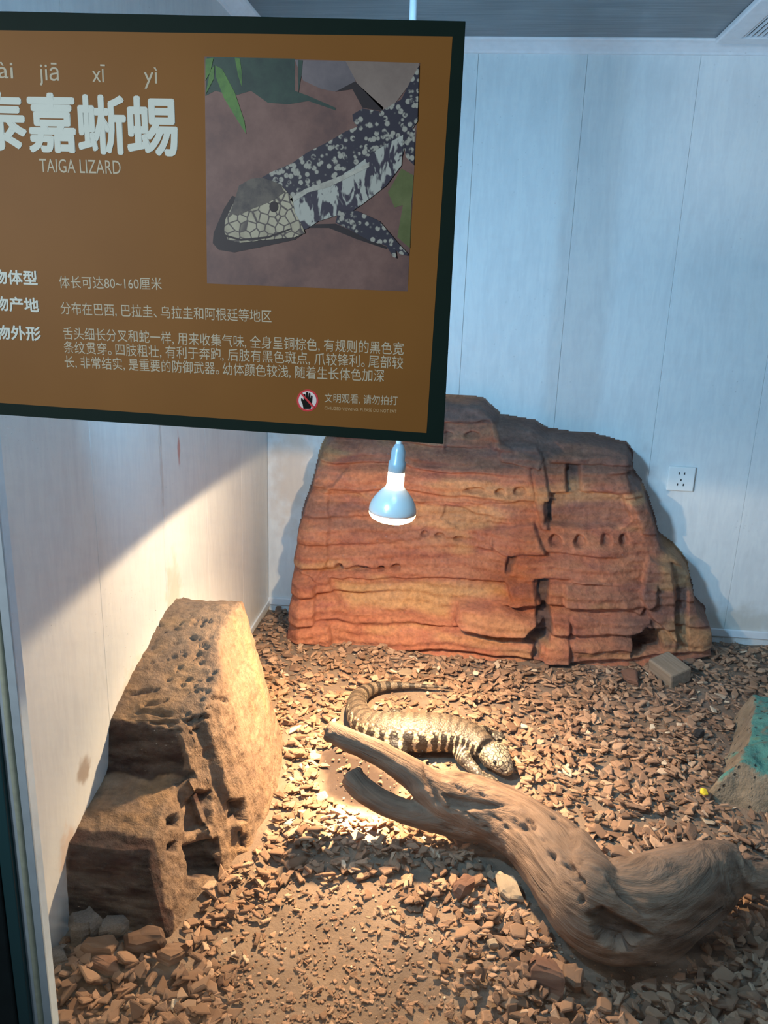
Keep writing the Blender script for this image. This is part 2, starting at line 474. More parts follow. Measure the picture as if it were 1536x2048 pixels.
BRANCH_SHADE = [(640, 1498), (668, 1488), (730, 1505), (800, 1560), (790, 1615), (752, 1632), (700, 1612), (648, 1590), (640, 1545)]  # outline of the painted branch shadow, kept nearly free of chips
BARE = [(560, 2048), (480, 1930), (520, 1860), (600, 1800), (690, 1790), (760, 1830), (840, 1900), (880, 1985), (900, 2048)]
X, Y = np.meshgrid(gx, gy, indexing='ij'); Z = soil_z(X, Y)
P = np.stack([X, Y, Z], -1); pf = proj(P)
dsd = poly_sdf(pf, BRANCH_SHADE); branch_shade = sstep(-6, 14, dsd + 8 * fbm(P * 40, 3))
P[..., 2] -= .006 * branch_shade
V, Fc = grid_mesh(P); me = mesh_np('floor', V, Fc); attr(me, 'branch_shade', branch_shade.ravel())
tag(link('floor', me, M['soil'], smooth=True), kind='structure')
Fg = me.polygons

# ------------------------------------------------------------------ back rock wall
def rock_mat(name, stops, grain, bump):
    t = NT(name); t.set(Roughness=.9)
    v = t.coord(); f = t.noise(t.coord((1, 1, 3.2)), 6, 8, .62, .4); g = t.noise(v, 70, 5, .7); h = t.noise(v, 22, 4, .6)
    c = t.ramp(f, stops)
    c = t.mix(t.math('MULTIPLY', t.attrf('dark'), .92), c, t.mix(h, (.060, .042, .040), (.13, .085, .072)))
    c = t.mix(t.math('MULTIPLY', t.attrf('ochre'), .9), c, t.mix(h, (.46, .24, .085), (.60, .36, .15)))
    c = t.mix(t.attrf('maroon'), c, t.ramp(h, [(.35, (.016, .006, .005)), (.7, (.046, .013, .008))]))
    c = t.mix(.5, c, t.ramp(g, [(.32, (.30, .28, .27)), (.68, (1.35, 1.33, 1.3))]), 'MULTIPLY')
    t.base(c); t.bump(t.math('ADD', t.math('MULTIPLY', h, .8), g), bump, .006)
    return t.m


M['redrock'] = rock_mat('red_rock', [(.28, (.24, .070, .045)), (.45, (.38, .125, .062)), (.6, (.44, .165, .080)), (.75, (.30, .085, .055))], 60, .75)
dx = .004
gx = np.arange(-.72, 1.04, dx); gz = np.arange(-.06, .93, dx)
X, Zg = np.meshgrid(gx, gz, indexing='ij')
Yn = np.full_like(X, 2.70)
for it in range(4):      # silhouette read on the rock's own front
    pz = proj(np.stack([X, Yn, Zg], -1)); Pn = np.stack([X, 0 * X, Zg], -1)
    wob = 7 * fbm(Pn * 9, 4, 31)
    sd = poly_sdf(pz, SIL) + wob * .8 + 8
    u, vv_ = pz[..., 0], pz[..., 1]
    th = np.interp(Zg, [0, .1, .3, .5, .7, .88], [.285, .275, .235, .195, .150, .105])
    th *= np.interp(u, [560, 600, 1120, 1250, 1300, 1430], [.80, .95, 1.0, .90, .82, .70])
    Yn = BY - th
    # long strata ledges
    lev = Zg + .045 * fbm(Pn * np.array([2.6, 1, 2.5]), 3, 5) - .03 * (X + .1)
    st = (lev / .088) % 1.0
    th += .026 * sstep(-.25, .35, fbm(Pn * np.array([3, 1, 3]), 2, 15)) * sstep(0, .16, st) * (1 - sstep(.62, 1, st)) - .012
    st2 = (lev / .031) % 1.0
    th += .0025 * np.sin(st2 * 2 * np.pi)
    th += .012 * fbm(Pn * np.array([6, 1, 9]), 4, 77) + .005 * fbm(Pn * 40, 3, 78)
    dark = np.zeros_like(th); ochre = np.zeros_like(th)
    wp = pz + np.stack([6 * fbm(Pn * 14, 3, 41), 6 * fbm(Pn * 14, 3, 43)], -1)
    # slabs and recesses of the carved face: (outline, depth, dark paint plus painted recess shade, ochre paint)
    SL = [
        ([(1100, 985), (1246, 990), (1262, 1040), (1240, 1062), (1100, 1050)], -.020, .45, 0),
        ([(1090, 925), (1100, 995), (1100, 1060), (1085, 1062), (1072, 1000), (1068, 940)], .016, .35, 0),
        ([(1130, 930), (1160, 930), (1162, 990), (1132, 985)], -.02, .9, 0),
        ([(1160, 932), (1252, 935), (1262, 985), (1164, 985)], .008, .25, 0),
        ([(890, 848), (985, 845), (985, 905), (890, 905)], -.012, .15, 0),
        ([(990, 890), (1075, 890), (1090, 920), (1080, 940), (1000, 925)], .018, .15, 0),
        ([(1100, 905), (1255, 912), (1262, 930), (1100, 930)], .012, .2, 0),
        ([(700, 930), (1065, 935), (1072, 1005), (905, 1005), (640, 985)], .010, .0, 0),
        ([(660, 1155), (1010, 1165), (1030, 1200), (910, 1215), (900, 1250), (700, 1225), (668, 1190)], -.012, 0, .75),
        ([(915, 1208), (1000, 1208), (1090, 1240), (1060, 1275), (930, 1262), (906, 1235)], .026, .08, .35),
        ([(1015, 1165), (1070, 1155), (1075, 1205), (1020, 1208)], .014, .1, 0),
        ([(1133, 1165), (1150, 1158), (1310, 1165), (1310, 1200), (1280, 1225), (1130, 1215)], .016, .22, 0),
        ([(1076, 1162), (1090, 1156), (1102, 1164), (1102, 1190), (1096, 1206), (1106, 1222), (1106, 1262), (1100, 1285), (1082, 1292), (1076, 1318), (1062, 1318), (1066, 1290), (1048, 1284), (1052, 1262), (1072, 1244), (1074, 1216), (1084, 1204), (1076, 1190)], -.024, .97, 0),
        ([(1106, 1235), (1140, 1240), (1142, 1325), (1085, 1325), (1090, 1285)], .016, .0, .15),
        ([(1145, 1235), (1300, 1235), (1310, 1285), (1265, 1300), (1145, 1298)], .010, .18, 0),
        ([(1262, 1268), (1290, 1248), (1320, 1262), (1322, 1300), (1258, 1312)], -.07, .9, 0),
        ([(1298, 1110), (1345, 1130), (1352, 1280), (1300, 1230), (1275, 1180)], .018, .60, 0),
        ([(1345, 1128), (1380, 1140), (1392, 1190), (1352, 1190)], -.012, .9, 0),
        ([(1352, 1185), (1378, 1185), (1378, 1300), (1350, 1295)], -.012, .85, 0),
        ([(985, 1055), (1070, 1045), (1095, 1110), (1010, 1115), (980, 1090)], .018, .12, 0),
        ([(955, 1065), (985, 1060), (985, 1100), (958, 1098)], .010, .1, 0),
        ([(585, 1155), (632, 1165), (632, 1240), (660, 1245), (664, 1290), (570, 1280)], .024, 0, 0),
        ([(600, 990), (660, 975), (660, 1115), (632, 1160), (585, 1140)], .010, .0, 0),
        ([(1015, 1110), (1030, 1120), (1025, 1150), (1010, 1150)], -.02, .6, 0),
        ([(1090, 1000), (1108, 1000), (1108, 1045), (1092, 1048)], -.022, .7, 0),
        ([(880, 805), (965, 812), (1000, 845), (985, 856), (890, 846)], -.006, .85, 0),
        ([(985, 835), (1105, 872), (1130, 905), (1090, 925), (1000, 890)], -.006, .85, 0),
        ([(1250, 900), (1280, 910), (1300, 1010), (1275, 1000), (1256, 960)], -.004, .85, 0),
        ([(1255, 1000), (1300, 1000), (1322, 1080), (1290, 1075)], .010, .45, 0),
        ([(890, 1010), (985, 1030), (990, 1060), (930, 1062), (880, 1040)], -.008, .35, 0),
    ]
    for pol, dep, dk, oc in SL:
        s = poly_sdf(wp, pol); k = sstep(-2, 4, s)
        th += 1.6 * dep * k; dark = np.maximum(dark, dk * k); ochre = np.maximum(ochre, oc * k * sstep(0, 22, s))
    for (cx, cy, rx, ry) in [(945, 976, 20, 6), (1001, 982, 11, 6), (1040, 985, 12, 8), (850, 1073, 9, 6), (881, 1076, 9, 6), (918, 1080, 9, 6), (1112, 1081, 13, 12), (1160, 1081, 12, 12), (1209, 1083, 11, 11), (1251, 1086, 11, 11),
                             (680, 1135, 9, 8), (722, 1136, 16, 6), (760, 1138, 7, 6), (793, 1137, 10, 7), (890, 874, 15, 6), (943, 874, 17, 7)]:
        q = np.hypot((wp[..., 0] - cx) / rx, (wp[..., 1] - cy) / ry)
        th -= .030 * sstep(1.25, .55, q); dark = np.maximum(dark, .25 * sstep(1.1, .5, q))
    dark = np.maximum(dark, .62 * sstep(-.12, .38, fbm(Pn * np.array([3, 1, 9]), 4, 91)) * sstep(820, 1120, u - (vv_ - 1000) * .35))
    dark = np.maximum(dark, .55 * sstep(.02, .40, fbm(Pn * np.array([2, 1, 15]), 3, 97)) * sstep(1140, 1000, vv_))  # grey shadow streaks put into the rock colour
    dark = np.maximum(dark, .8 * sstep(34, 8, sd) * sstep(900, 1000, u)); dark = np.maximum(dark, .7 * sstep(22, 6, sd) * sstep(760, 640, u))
    ochre = np.maximum(ochre, .5 * sstep(.25, .6, fbm(Pn * np.array([4, 1, 14]), 3, 93)))
    edge = sstep(-2, 15, sd)
    th = np.maximum(th, .03) * edge * (.84 + .16 * sstep(2, 40, sd)) - .02 * (1 - edge)
    Y0 = BY - th
P = np.stack([X, np.minimum(Y0, BY - .0006), Zg], -1)
keep = sd > -1
V, Fc = grid_mesh(P); kf = keep.ravel()
Fc = [f for f in Fc[:, ::-1] if kf[f].any()]
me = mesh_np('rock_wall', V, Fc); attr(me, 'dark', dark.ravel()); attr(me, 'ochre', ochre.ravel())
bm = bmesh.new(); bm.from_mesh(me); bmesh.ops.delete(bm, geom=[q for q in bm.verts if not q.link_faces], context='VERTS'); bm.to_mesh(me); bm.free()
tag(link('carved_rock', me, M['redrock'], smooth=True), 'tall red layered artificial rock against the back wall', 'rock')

# ------------------------------------------------------------------ left rock
M['tanrock'] = rock_mat('tan_rock', [(.28, (.155, .090, .054)), (.45, (.215, .135, .083)), (.6, (.255, .165, .103)), (.75, (.185, .110, .068))], 60, 1.0)
gx = np.linspace(LX - .01, -.37, 420); gy = np.unique(np.r_[np.arange(1.205, 2.07, .0045), np.arange(1.212, 1.275, .0013), np.arange(1.425, 1.482, .0013)])
X, Yg = np.meshgrid(gx, gy, indexing='ij')
Pn = np.stack([X, Yg, 0 * X], -1)
Yw = Yg + .010 * fbm(Pn * 11, 3, 3)
top = rock_left_top(Yw) + .008 * fbm(Pn * 12, 4, 5)
xb = rock_left_base(Yg) + .010 * fbm(Pn * np.array([2, 14, 1]), 3, 8)
side = (xb - X) * (3.7 + .5 * np.sin(Yg * 21)) - .012
k = .03; h = np.clip(.5 + .5 * (top - side) / k, 0, 1)
Zr = top * (1 - h) + side * h - k * h * (1 - h)
Zr = np.maximum(Zr, -.07)
nS = 130; Xs = np.empty((nS, len(gy))); Zs = np.empty_like(Xs)
for j in range(len(gy)):
    last = int(np.argmax(Zr[:, j] <= -.0699)) if (Zr[:, j] <= -.0699).any() else len(gx) - 1
    last = max(last, 8); a = np.r_[0, np.cumsum(np.hypot(np.diff(gx[:last + 1]), np.diff(Zr[:last + 1, j])))]
    q = np.linspace(0, a[-1], nS); Xs[:, j] = np.interp(q, a, gx[:last + 1]); Zs[:, j] = np.interp(q, a, Zr[:last + 1, j])
X, Zr = Xs, Zs; Yg = np.repeat(gy[None], nS, 0)
P = np.stack([X, Yg, Zr], -1)
# normals for carving
dX = np.gradient(P, axis=0); dY = np.gradient(P, axis=1); N = np.cross(dX, dY); N /= np.linalg.norm(N, axis=-1)[..., None] + 1e-9
pz = proj(P); wp = pz + np.stack([5 * fbm(P * 30, 3, 21), 5 * fbm(P * 30, 3, 23)], -1)
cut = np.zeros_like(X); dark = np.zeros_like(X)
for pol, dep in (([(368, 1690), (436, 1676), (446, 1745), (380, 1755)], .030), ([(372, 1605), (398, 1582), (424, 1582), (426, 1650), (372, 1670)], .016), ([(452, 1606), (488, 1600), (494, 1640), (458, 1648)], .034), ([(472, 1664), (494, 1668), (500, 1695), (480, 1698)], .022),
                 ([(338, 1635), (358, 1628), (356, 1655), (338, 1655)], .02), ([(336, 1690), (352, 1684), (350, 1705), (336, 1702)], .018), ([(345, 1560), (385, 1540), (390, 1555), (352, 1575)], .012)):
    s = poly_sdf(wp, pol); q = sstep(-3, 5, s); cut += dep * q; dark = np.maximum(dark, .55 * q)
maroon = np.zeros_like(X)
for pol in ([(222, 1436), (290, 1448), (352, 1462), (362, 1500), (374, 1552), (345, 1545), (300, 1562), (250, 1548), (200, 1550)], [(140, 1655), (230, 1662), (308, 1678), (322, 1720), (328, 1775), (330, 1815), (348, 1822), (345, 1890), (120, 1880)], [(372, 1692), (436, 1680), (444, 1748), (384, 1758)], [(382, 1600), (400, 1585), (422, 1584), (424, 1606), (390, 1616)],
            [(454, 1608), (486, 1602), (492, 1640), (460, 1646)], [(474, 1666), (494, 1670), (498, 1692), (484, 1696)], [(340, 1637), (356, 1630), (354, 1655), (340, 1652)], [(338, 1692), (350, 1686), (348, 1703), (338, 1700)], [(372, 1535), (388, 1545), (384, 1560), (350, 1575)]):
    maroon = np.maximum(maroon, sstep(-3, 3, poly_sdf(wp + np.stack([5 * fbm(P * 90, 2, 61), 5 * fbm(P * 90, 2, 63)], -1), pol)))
for i in range(70):      # pitting on the sloping top
    cx = random.gauss(385, 32); cy = random.uniform(1235, 1470); rr = random.uniform(3, 8)
    q = np.hypot((wp[..., 0] - cx) / rr, (wp[..., 1] - cy) / (rr * .7)); cut += .009 * sstep(1.2, .3, q); dark = np.maximum(dark, .3 * sstep(1, .3, q))
for (x0, y0, x1, y1) in ((262, 1388, 312, 1378), (290, 1410, 330, 1400), (275, 1425, 340, 1428), (300, 1445, 350, 1440), (428, 1396, 450, 1402)):
    a = np.array([x0, y0]); b = np.array([x1, y1]); e = b - a; tt = np.clip(((wp - a) @ e) / (e @ e), 0, 1); dd = np.linalg.norm(wp - a - tt[..., None] * e, axis=-1)
    cut += .010 * sstep(6, 1, dd); dark = np.maximum(dark, .4 * sstep(5, 1, dd))
cut += .004 * fbm(P * 55, 3, 33) + .004 * np.maximum(0, fbm(P * np.array([30, 30, 6]), 3, 34))
P = P - N * cut[..., None]
P[..., 0] = np.maximum(P[..., 0], LX - .01)
V, Fc = grid_mesh(P)
front = sstep(.5, .8, -N[..., 1])
ochre = .25 * sstep(.1, .5, fbm(P * np.array([12, 12, 4]), 3, 51))
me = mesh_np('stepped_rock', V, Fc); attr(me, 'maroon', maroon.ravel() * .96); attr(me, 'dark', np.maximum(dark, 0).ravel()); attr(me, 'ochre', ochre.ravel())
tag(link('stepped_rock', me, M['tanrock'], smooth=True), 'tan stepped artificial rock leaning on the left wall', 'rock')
Prl = P

# ------------------------------------------------------------------ driftwood
t = NT('driftwood'); t.set(Roughness=.8)
gv = t.coord((3.0, 26, 26), attrib='grain'); f = t.noise(gv, 1.6, 7, .65, .8); g = t.noise(t.coord(), 13, 5, .6); fine = t.noise(t.coord((9, 70, 70), attrib='grain'), 1.5, 4, .6)
c = t.ramp(f, [(.25, (.065, .035, .020)), (.43, (.155, .090, .053)), (.58, (.235, .143, .088)), (.78, (.13, .074, .044))])
c = t.mix(.5, c, t.ramp(g, [(.3, (.55, .50, .47)), (.7, (1.2, 1.2, 1.2))]), 'MULTIPLY')
crk = t.step(t.noise(t.coord((1.3, 30, 30), attrib='grain'), 1.2, 3, .5, .3), .66, .72)
c = t.mix(t.math('MULTIPLY', crk, .85), c, (.045, .025, .018))
c = t.mix(t.attrf('dark'), c, (.035, .020, .015))
t.base(c); t.bump(t.math('SUBTRACT', t.math('ADD', f, t.math('MULTIPLY', fine, .6)), crk), 1.0, .009); M['wood'] = t.m


def sm(Pc, Rc, n=8):
    q = catmull(np.column_stack([Pc, Rc]), n); return q[:, :3], q[:, 3]


mp, mr = sm(logP, logR); lp, lr = sm(lowP, lowR); kp, kr = sm(knobP, knobR)
parts = [tube_np(mp, mr * (1 + .05 * fbm(mp * 12, 2, 1)), 28), tube_np(lp, lr, 20), tube_np(kp, kr, 18)]
# swelling foot of the log that rests on the ground, and the raised collar at the fork
foot = np.array([onZ(1190, 1850, .075), onZ(1235, 1862, .062), onZ(1290, 1850, .06)]); parts.append(tube_np(catmull(foot, 6), np.interp(np.arange(13), [0, 6, 12], [.045, .062, .05]), 20))
coll = np.array([onZ(866, 1560, .150), onZ(890, 1575, .140), onZ(930, 1590, .120)]); parts.append(tube_np(catmull(coll, 6), np.interp(np.arange(13), [0, 6, 12], [.034, .046, .05]), 18))
stub = np.array([onZ(905, 1600, .14), onZ(940, 1592, .138), onZ(1000, 1605, .125)]); parts.append(tube_np(catmull(stub, 6), np.interp(np.arange(13), [0, 6, 12], [.022, .038, .03]), 16))
crest = np.array([onZ(1150, 1680, .15), onZ(1180, 1740, .165), onZ(1215, 1795, .16), onZ(1285, 1850, .12)]); parts.append(tube_np(catmull(crest, 6), np.interp(np.arange(19), [0, 9, 18], [.030, .044, .016]), 16))
me = remesh(parts, .0042, 4)
co = get_co(me); no = get_no(me)
cl = np.vstack([mp, lp, kp]); cu = np.concatenate([np.r_[0, np.cumsum(np.linalg.norm(np.diff(q, axis=0), axis=1))] for q in (mp, lp, kp)])
near = np.array([np.argmin(((cl - p) ** 2).sum(1)) for p in co])
wgt = np.exp(-((co[:, None, :] - cl[None]) ** 2).sum(2) / (2 * .03 ** 2)) + 1e-9
u = (wgt * cu).sum(1) / wgt.sum(1); cm = (wgt[..., None] * cl).sum(1) / wgt.sum(1)[:, None]
rel = co - cm
grain = np.column_stack([u, rel[:, 0] * .6 + rel[:, 1] * .8, rel[:, 2]])
px = proj(co); facing = (no @ (EYE - np.array([.2, 1.4, .1]))) > 0
disp = .0045 * fbm(np.column_stack([u * 6, rel * 38]), 3, 4)[...] if False else .005 * fbm(np.column_stack([u * 5, grain[:, 1] * 42, grain[:, 2] * 42]), 3, 4) + .004 * fbm(co * 18, 3, 6)
dark = np.zeros(len(co))
for pol, dep, dk in (([(1172, 1828), (1205, 1815), (1275, 1852), (1300, 1868), (1265, 1885), (1235, 1905), (1195, 1880)], .034, .75), ([(886, 1590), (905, 1592), (960, 1602), (1010, 1612), (940, 1622), (900, 1618)], .010, .45),
                     ([(1120, 1700), (1150, 1735), (1172, 1775), (1160, 1775), (1138, 1740)], .010, .4), ([(1215, 1755), (1255, 1790), (1300, 1830), (1285, 1832), (1240, 1795)], .010, .3), ([(1020, 1640), (1050, 1648), (1060, 1662), (1030, 1656)], .01, .7),
             ([(846, 1528), (862, 1560), (884, 1612), (872, 1610), (852, 1572)], .008, .5), ([(1095, 1700), (1112, 1712), (1108, 1720), (1094, 1708)], .012, .8), ([(1102, 1630), (1114, 1632), (1112, 1640), (1104, 1638)], .01, .9)):
    s = poly_sdf(px + 3 * fbm(co * 60, 2, 9)[:, None], pol); q = sstep(-4, 5, s) * (no @ (EYE - np.array([.2, 1.4, .1])) > 0)
    disp -= dep * q; dark = np.maximum(dark, dk * q)
for cx, cy, rx, ry, dep in ((1046, 1653, 5, 11, .012), (1060, 1642, 8, 6, .010), (1067, 1655, 5, 9, .012), (1030, 1640, 9, 4, .007), (1114, 1635, 6, 4, .010), (1104, 1710, 7, 6, .012), (1133, 1731, 12, 7, .012), (994, 1637, 16, 5, .008), (942, 1632, 20, 5, .008), (922, 1579, 14, 5, .007),
                            (965, 1590, 9, 6, .007), (1012, 1655, 6, 5, .008), (1160, 1760, 9, 12, .012), (1165, 1800, 7, 10, .012), (975, 1655, 12, 3, .006), (890, 1655, 14, 3, .005), (1085, 1680, 8, 4, .006)):
    a_ = .5; qx = (px[:, 0] - cx) * math.cos(a_) + (px[:, 1] - cy) * math.sin(a_); qy = -(px[:, 0] - cx) * math.sin(a_) + (px[:, 1] - cy) * math.cos(a_)
    q = sstep(1.3, .5, np.hypot(qx / rx, qy / (ry * .6)) + .6 * fbm(co * 110, 3, 12)) * (no @ (EYE - np.array([.2, 1.4, .1])) > 0); disp -= dep * q; dark = np.maximum(dark, .5 * q)
for tip in (logP[0], lowP[0]):     # broken ends
    dark = np.maximum(dark, .8 * sstep(.028, .016, np.linalg.norm(co - tip, axis=1)))
    disp += .004 * fbm(co * 90, 2, 3) * sstep(.05, .02, np.linalg.norm(co - tip, axis=1))
dark = np.maximum(dark, .42 * sstep(905, 820, px[:, 0]) * (.6 + .4 * fbm(co * 30, 3, 14)))      # shade of the thin branches, put into the wood colour
set_co(me, co + no * disp[:, None]); attr(me, 'grain', grain); attr(me, 'dark', dark)
tag(link('driftwood_log', me, M['wood'], smooth=True), 'forked weathered driftwood log lying across the bark chips', 'driftwood')
LOGCO = get_co(me)

# ------------------------------------------------------------------ tegu lizard
t = NT('tegu_skin'); t.set(Roughness=.55)
s_ = t.attrf('spine'); fl = t.attrf('flank'); nz = t.noise(t.coord(), 45, 3, .6)
sc = t.voro(t.coord(), 190); spots = t.step(t.voro(t.coord(), 62), .42, .22)
bar = t.math('SINE', t.math('ADD', t.math('MULTIPLY', s_, 190), t.math('MULTIPLY', nz, 5)))
tail = t.math('SINE', t.math('ADD', t.math('MULTIPLY', s_, 150), t.math('MULTIPLY', nz, 2.5)))
cream, dark_, tan = (.46, .38, .26), (.024, .018, .013), (.125, .092, .063)
back = t.mix(t.math('MULTIPLY', t.step(bar, .1, .7), .6), tan, (.030, .022, .016))
side = t.mix(t.step(t.math('ADD', bar, t.math('MULTIPLY', spots, .7)), .35, .75), dark_, cream)
line = t.math('MULTIPLY', t.step(fl, .24, .29), t.step(fl, .40, .34))
c = t.mix(t.step(fl, .30, .37), back, side); c = t.mix(t.math('MULTIPLY', line, t.step(t.voro(t.coord(), 95), .5, .3)), c, cream)
tailc = t.mix(t.step(tail, .0, .5), (.21, .158, .108), (.04, .030, .022))
c = t.mix(t.step(s_, .40, .34), c, tailc)
headc = t.mix(t.step(t.voro(t.coord(), 85, 'DISTANCE_TO_EDGE'), .10, .03), (.44, .37, .26), (.04, .03, .023))
c = t.mix(t.step(s_, 1.01, 1.04), c, headc)
legc = t.mix(t.step(t.voro(t.coord(), 120), .45, .25), (.085, .07, .055), (.42, .36, .27))
c = t.mix(t.attrf('limb'), c, legc)
c = t.mix(.6, c, t.ramp(t.voro(t.coord(), 150), [(.15, (1.15, 1.12, 1.08)), (.55, (.35, .33, .31))]), 'MULTIPLY')
t.base(c); t.bump(sc, .6, .002); M['tegu'] = t.m
bp, br = sm(lizP, lizR, 8)
fl_ = np.interp(np.arange(len(bp)), [0, 60, 90, len(bp)], [1, 1, .86, .9])
parts = [tube_np(bp, br, 22, fl_)]
hn = onZ(975, 1499, .062); h1 = onZ(990, 1512, .056); h2 = onZ(1003, 1526, .048); h3 = onZ(1013, 1539, .038); h4 = onZ(1019, 1547, .034)
hp, hr = sm(np.array([hn, h1, h2, h3, h4]), np.array([.034, .037, .032, .022, .012]), 6); parts.append(tube_np(hp, hr, 20, .80))
jl = np.array([onZ(968, 1512, .045), onZ(978, 1520, .042), onZ(992, 1528, .040)]); parts.append(tube_np(jl, [.017, .022, .014], 14))
jr = np.array([onZ(992, 1490, .048), onZ(1005, 1504, .046), onZ(1012, 1518, .042)]); parts.append(tube_np(jr, [.015, .019, .013], 14))
limb_c = []
def limb(pts, rad, toes, ground=.012):
    q, r = sm(np.array(pts), np.array(rad), 6); parts.append(tube_np(q, r, 14)); limb_c.append(q)
    foot = np.array(pts[-1]); d = foot - np.array(pts[-2]); d[2] = 0; d /= np.linalg.norm(d) + 1e-9; n = np.array([-d[1], d[0], 0])
    for k, (a, ln) in enumerate(toes):
        e = foot + (d * math.cos(a) + n * math.sin(a)) * ln; e[2] = foot[2] - .004
        mid = (foot + e) / 2; mid[2] += .004
        q = catmull(np.array([foot, mid, e]), 4); parts.append(tube_np(q, np.linspace(.0075, .0042, len(q)), 8)); limb_c.append(q)


TO = [(-.9, .026), (-.45, .036), (-.05, .042), (.35, .040), (.85, .030)]
limb([onZ(915, 1485, .05), onZ(925, 1512, .042), onZ(938, 1528, .030), onZ(958, 1548, .022), onZ(966, 1554, .018)], [.024, .021, .017, .013, .010], TO)
limb([onZ(950, 1466, .05), onZ(968, 1462, .036), onZ(976, 1466, .022), onZ(982, 1470, .016)], [.020, .016, .012, .009], TO)
limb([onZ(772, 1478, .045), onZ(792, 1490, .048), onZ(800, 1504, .034), onZ(782, 1512, .022), onZ(790, 1522, .018)], [.030, .031, .022, .014, .011], TO)
limb([onZ(775, 1450, .045), onZ(800, 1438, .030), onZ(808, 1436, .022), onZ(796, 1430, .015)], [.024, .018, .013, .009], TO)
me = remesh(parts, .0036, 3); co = get_co(me); no = get_no(me)
cl = np.vstack([bp, hp]); sp = np.concatenate([np.linspace(0, 1, len(bp)), 1 + np.linspace(0, .15, len(hp)) + .02])
wgt = np.exp(-((co[:, None, :] - cl[None]) ** 2).sum(2) / (2 * .012 ** 2)) + 1e-12
spine = (wgt * sp).sum(1) / wgt.sum(1)
cm = (wgt[..., None] * cl).sum(1) / wgt.sum(1)[:, None]; d = co - cm; d /= np.linalg.norm(d, axis=1)[:, None] + 1e-9
flank = np.arccos(np.clip(d[:, 2], -1, 1)) / math.pi
lc = np.vstack([q[8:] if len(q) > 12 else q for q in limb_c]); dl = np.sqrt(((co[:, None, :] - lc[None]) ** 2).sum(2)).min(1)
db = np.sqrt(((co[:, None, :] - cl[None]) ** 2).sum(2)).min(1)
limbm = sstep(.004, -.006, dl - .022) * sstep(.030, .042, db)
co = co + no * (.0010 * fbm(co * 140, 2, 2))[:, None]
co[:, 2] = np.maximum(co[:, 2], soil_z(co[:, 0], co[:, 1]) + .004)
set_co(me, co); attr(me, 'spine', spine); attr(me, 'flank', flank); attr(me, 'limb', limbm)
LIZ = link('tegu_lizard', me, M['tegu'], smooth=True)
tag(LIZ, 'banded tegu lizard lying behind the driftwood with its tail curled back', 'lizard')
t = NT('eye'); t.base((.012, .009, .008)); t.set(Roughness=.12); M['eye'] = t.m
hd = h3 - hn; hd /= np.linalg.norm(hd); hs = np.cross(hd, (0, 0, 1)); hs /= np.linalg.norm(hs)
for sgn in (-1, 1):
    bm = bmesh.new(); bmesh.ops.create_icosphere(bm, subdivisions=2, radius=.0055, matrix=Matrix.Translation(Vector(h2 + hs * sgn * .0265 + np.array([0, 0, .013])))); bm_obj('eye', bm, M['eye'], LIZ, True)
LIZCO = get_co(me)

# ------------------------------------------------------------------ heat lamp bulb
RB = .0565
lampE = empty('heat_lamp', (float(LAMP[0]), float(LAMP[1]), CZ), 'lit reflector heat bulb hanging on a white cord below the sign', 'lamp')
tilt = Matrix.Rotation(math.radians(3.5), 4, 'Y')
ML = Matrix.Translation(Vector(LAMP)) @ tilt
t = NT('bulb_face'); em = t.n('ShaderNodeEmission'); em.inputs[0].default_value = (1, .80, .52, 1); em.inputs[1].default_value = 9; t.l(em.outputs[0], t.out.inputs[0]); M['face'] = t.m
t = NT('bulb_neck'); em = t.n('ShaderNodeEmission'); em.inputs[0].default_value = (1, .80, .50, 1); em.inputs[1].default_value = 16; t.l(em.outputs[0], t.out.inputs[0]); M['neck'] = t.m
t = NT('bulb_reflector'); t.set(Metallic=.15, Roughness=.25); t.base((.52, .48, .45)); M['reflector'] = t.m
M['socket'] = simple('ceramic_socket', (.22, .24, .25), .3, var=.1, bump=0); M['cord'] = simple('white_cord', (.70, .72, .74), .5, var=.05, bump=0)
def lp_(name, prof, m, parent=None):
    o = lathe(name, prof, m, M=ML); adopt(o, lampE); return o


face = lp_('bulb_face', [(RB * .985, -.003), (RB * .97, -.009), (RB * .88, -.0165), (RB * .70, -.022), (RB * .45, -.0255), (RB * .2, -.0265), (.001, -.0268)][::-1], M['face'])
lp_('reflector', [(RB * .985, -.003), (RB, .002), (RB * .985, .010), (RB * .92, .021), (RB * .80, .033), (RB * .62, .046), (RB * .45, .056), (RB * .37, .0605)], M['reflector'])
lp_('neck', [(RB * .37, .0605), (RB * .35, .066), (RB * .345, .090), (RB * .33, .096)], M['neck'])
lp_('socket', [(RB * .33, .096), (RB * .36, .0975), (RB * .36, .118), (RB * .30, .124), (RB * .29, .146), (RB * .20, .158), (RB * .12, .164)], M['socket'])
top = ML @ Vector((0, 0, .160))
cz = np.linspace(top.z, CZ + .004, 14); cx = np.interp(cz, [top.z, CZ], [top.x, LAMP[0] + .004])
Vc, Fcc = tube_np(np.stack([cx, np.full(14, top.y), cz], 1), np.full(14, .0075), 14, up=(0, 1, 0)); o = link('cord', mesh_np('cord', Vc, Fcc), M['cord'], smooth=True); adopt(o, lampE)
WARM = (1.0, .70, .40)
sl = tuple(ML @ Vector((0, 0, -.030)))
lamp('heat_lamp_light', 'SPOT', sl, 20, (1.0, .74, .46), aim=(sl[0] - .012, sl[1], 0), spot_size=math.radians(177.5), spot_blend=.07, shadow_soft_size=.018)
lamp('heat_lamp_beam', 'SPOT', sl, 98, WARM, aim=(sl[0] - .02, sl[1] - .03, 0), spot_size=math.radians(140), spot_blend=1.0, shadow_soft_size=.018)
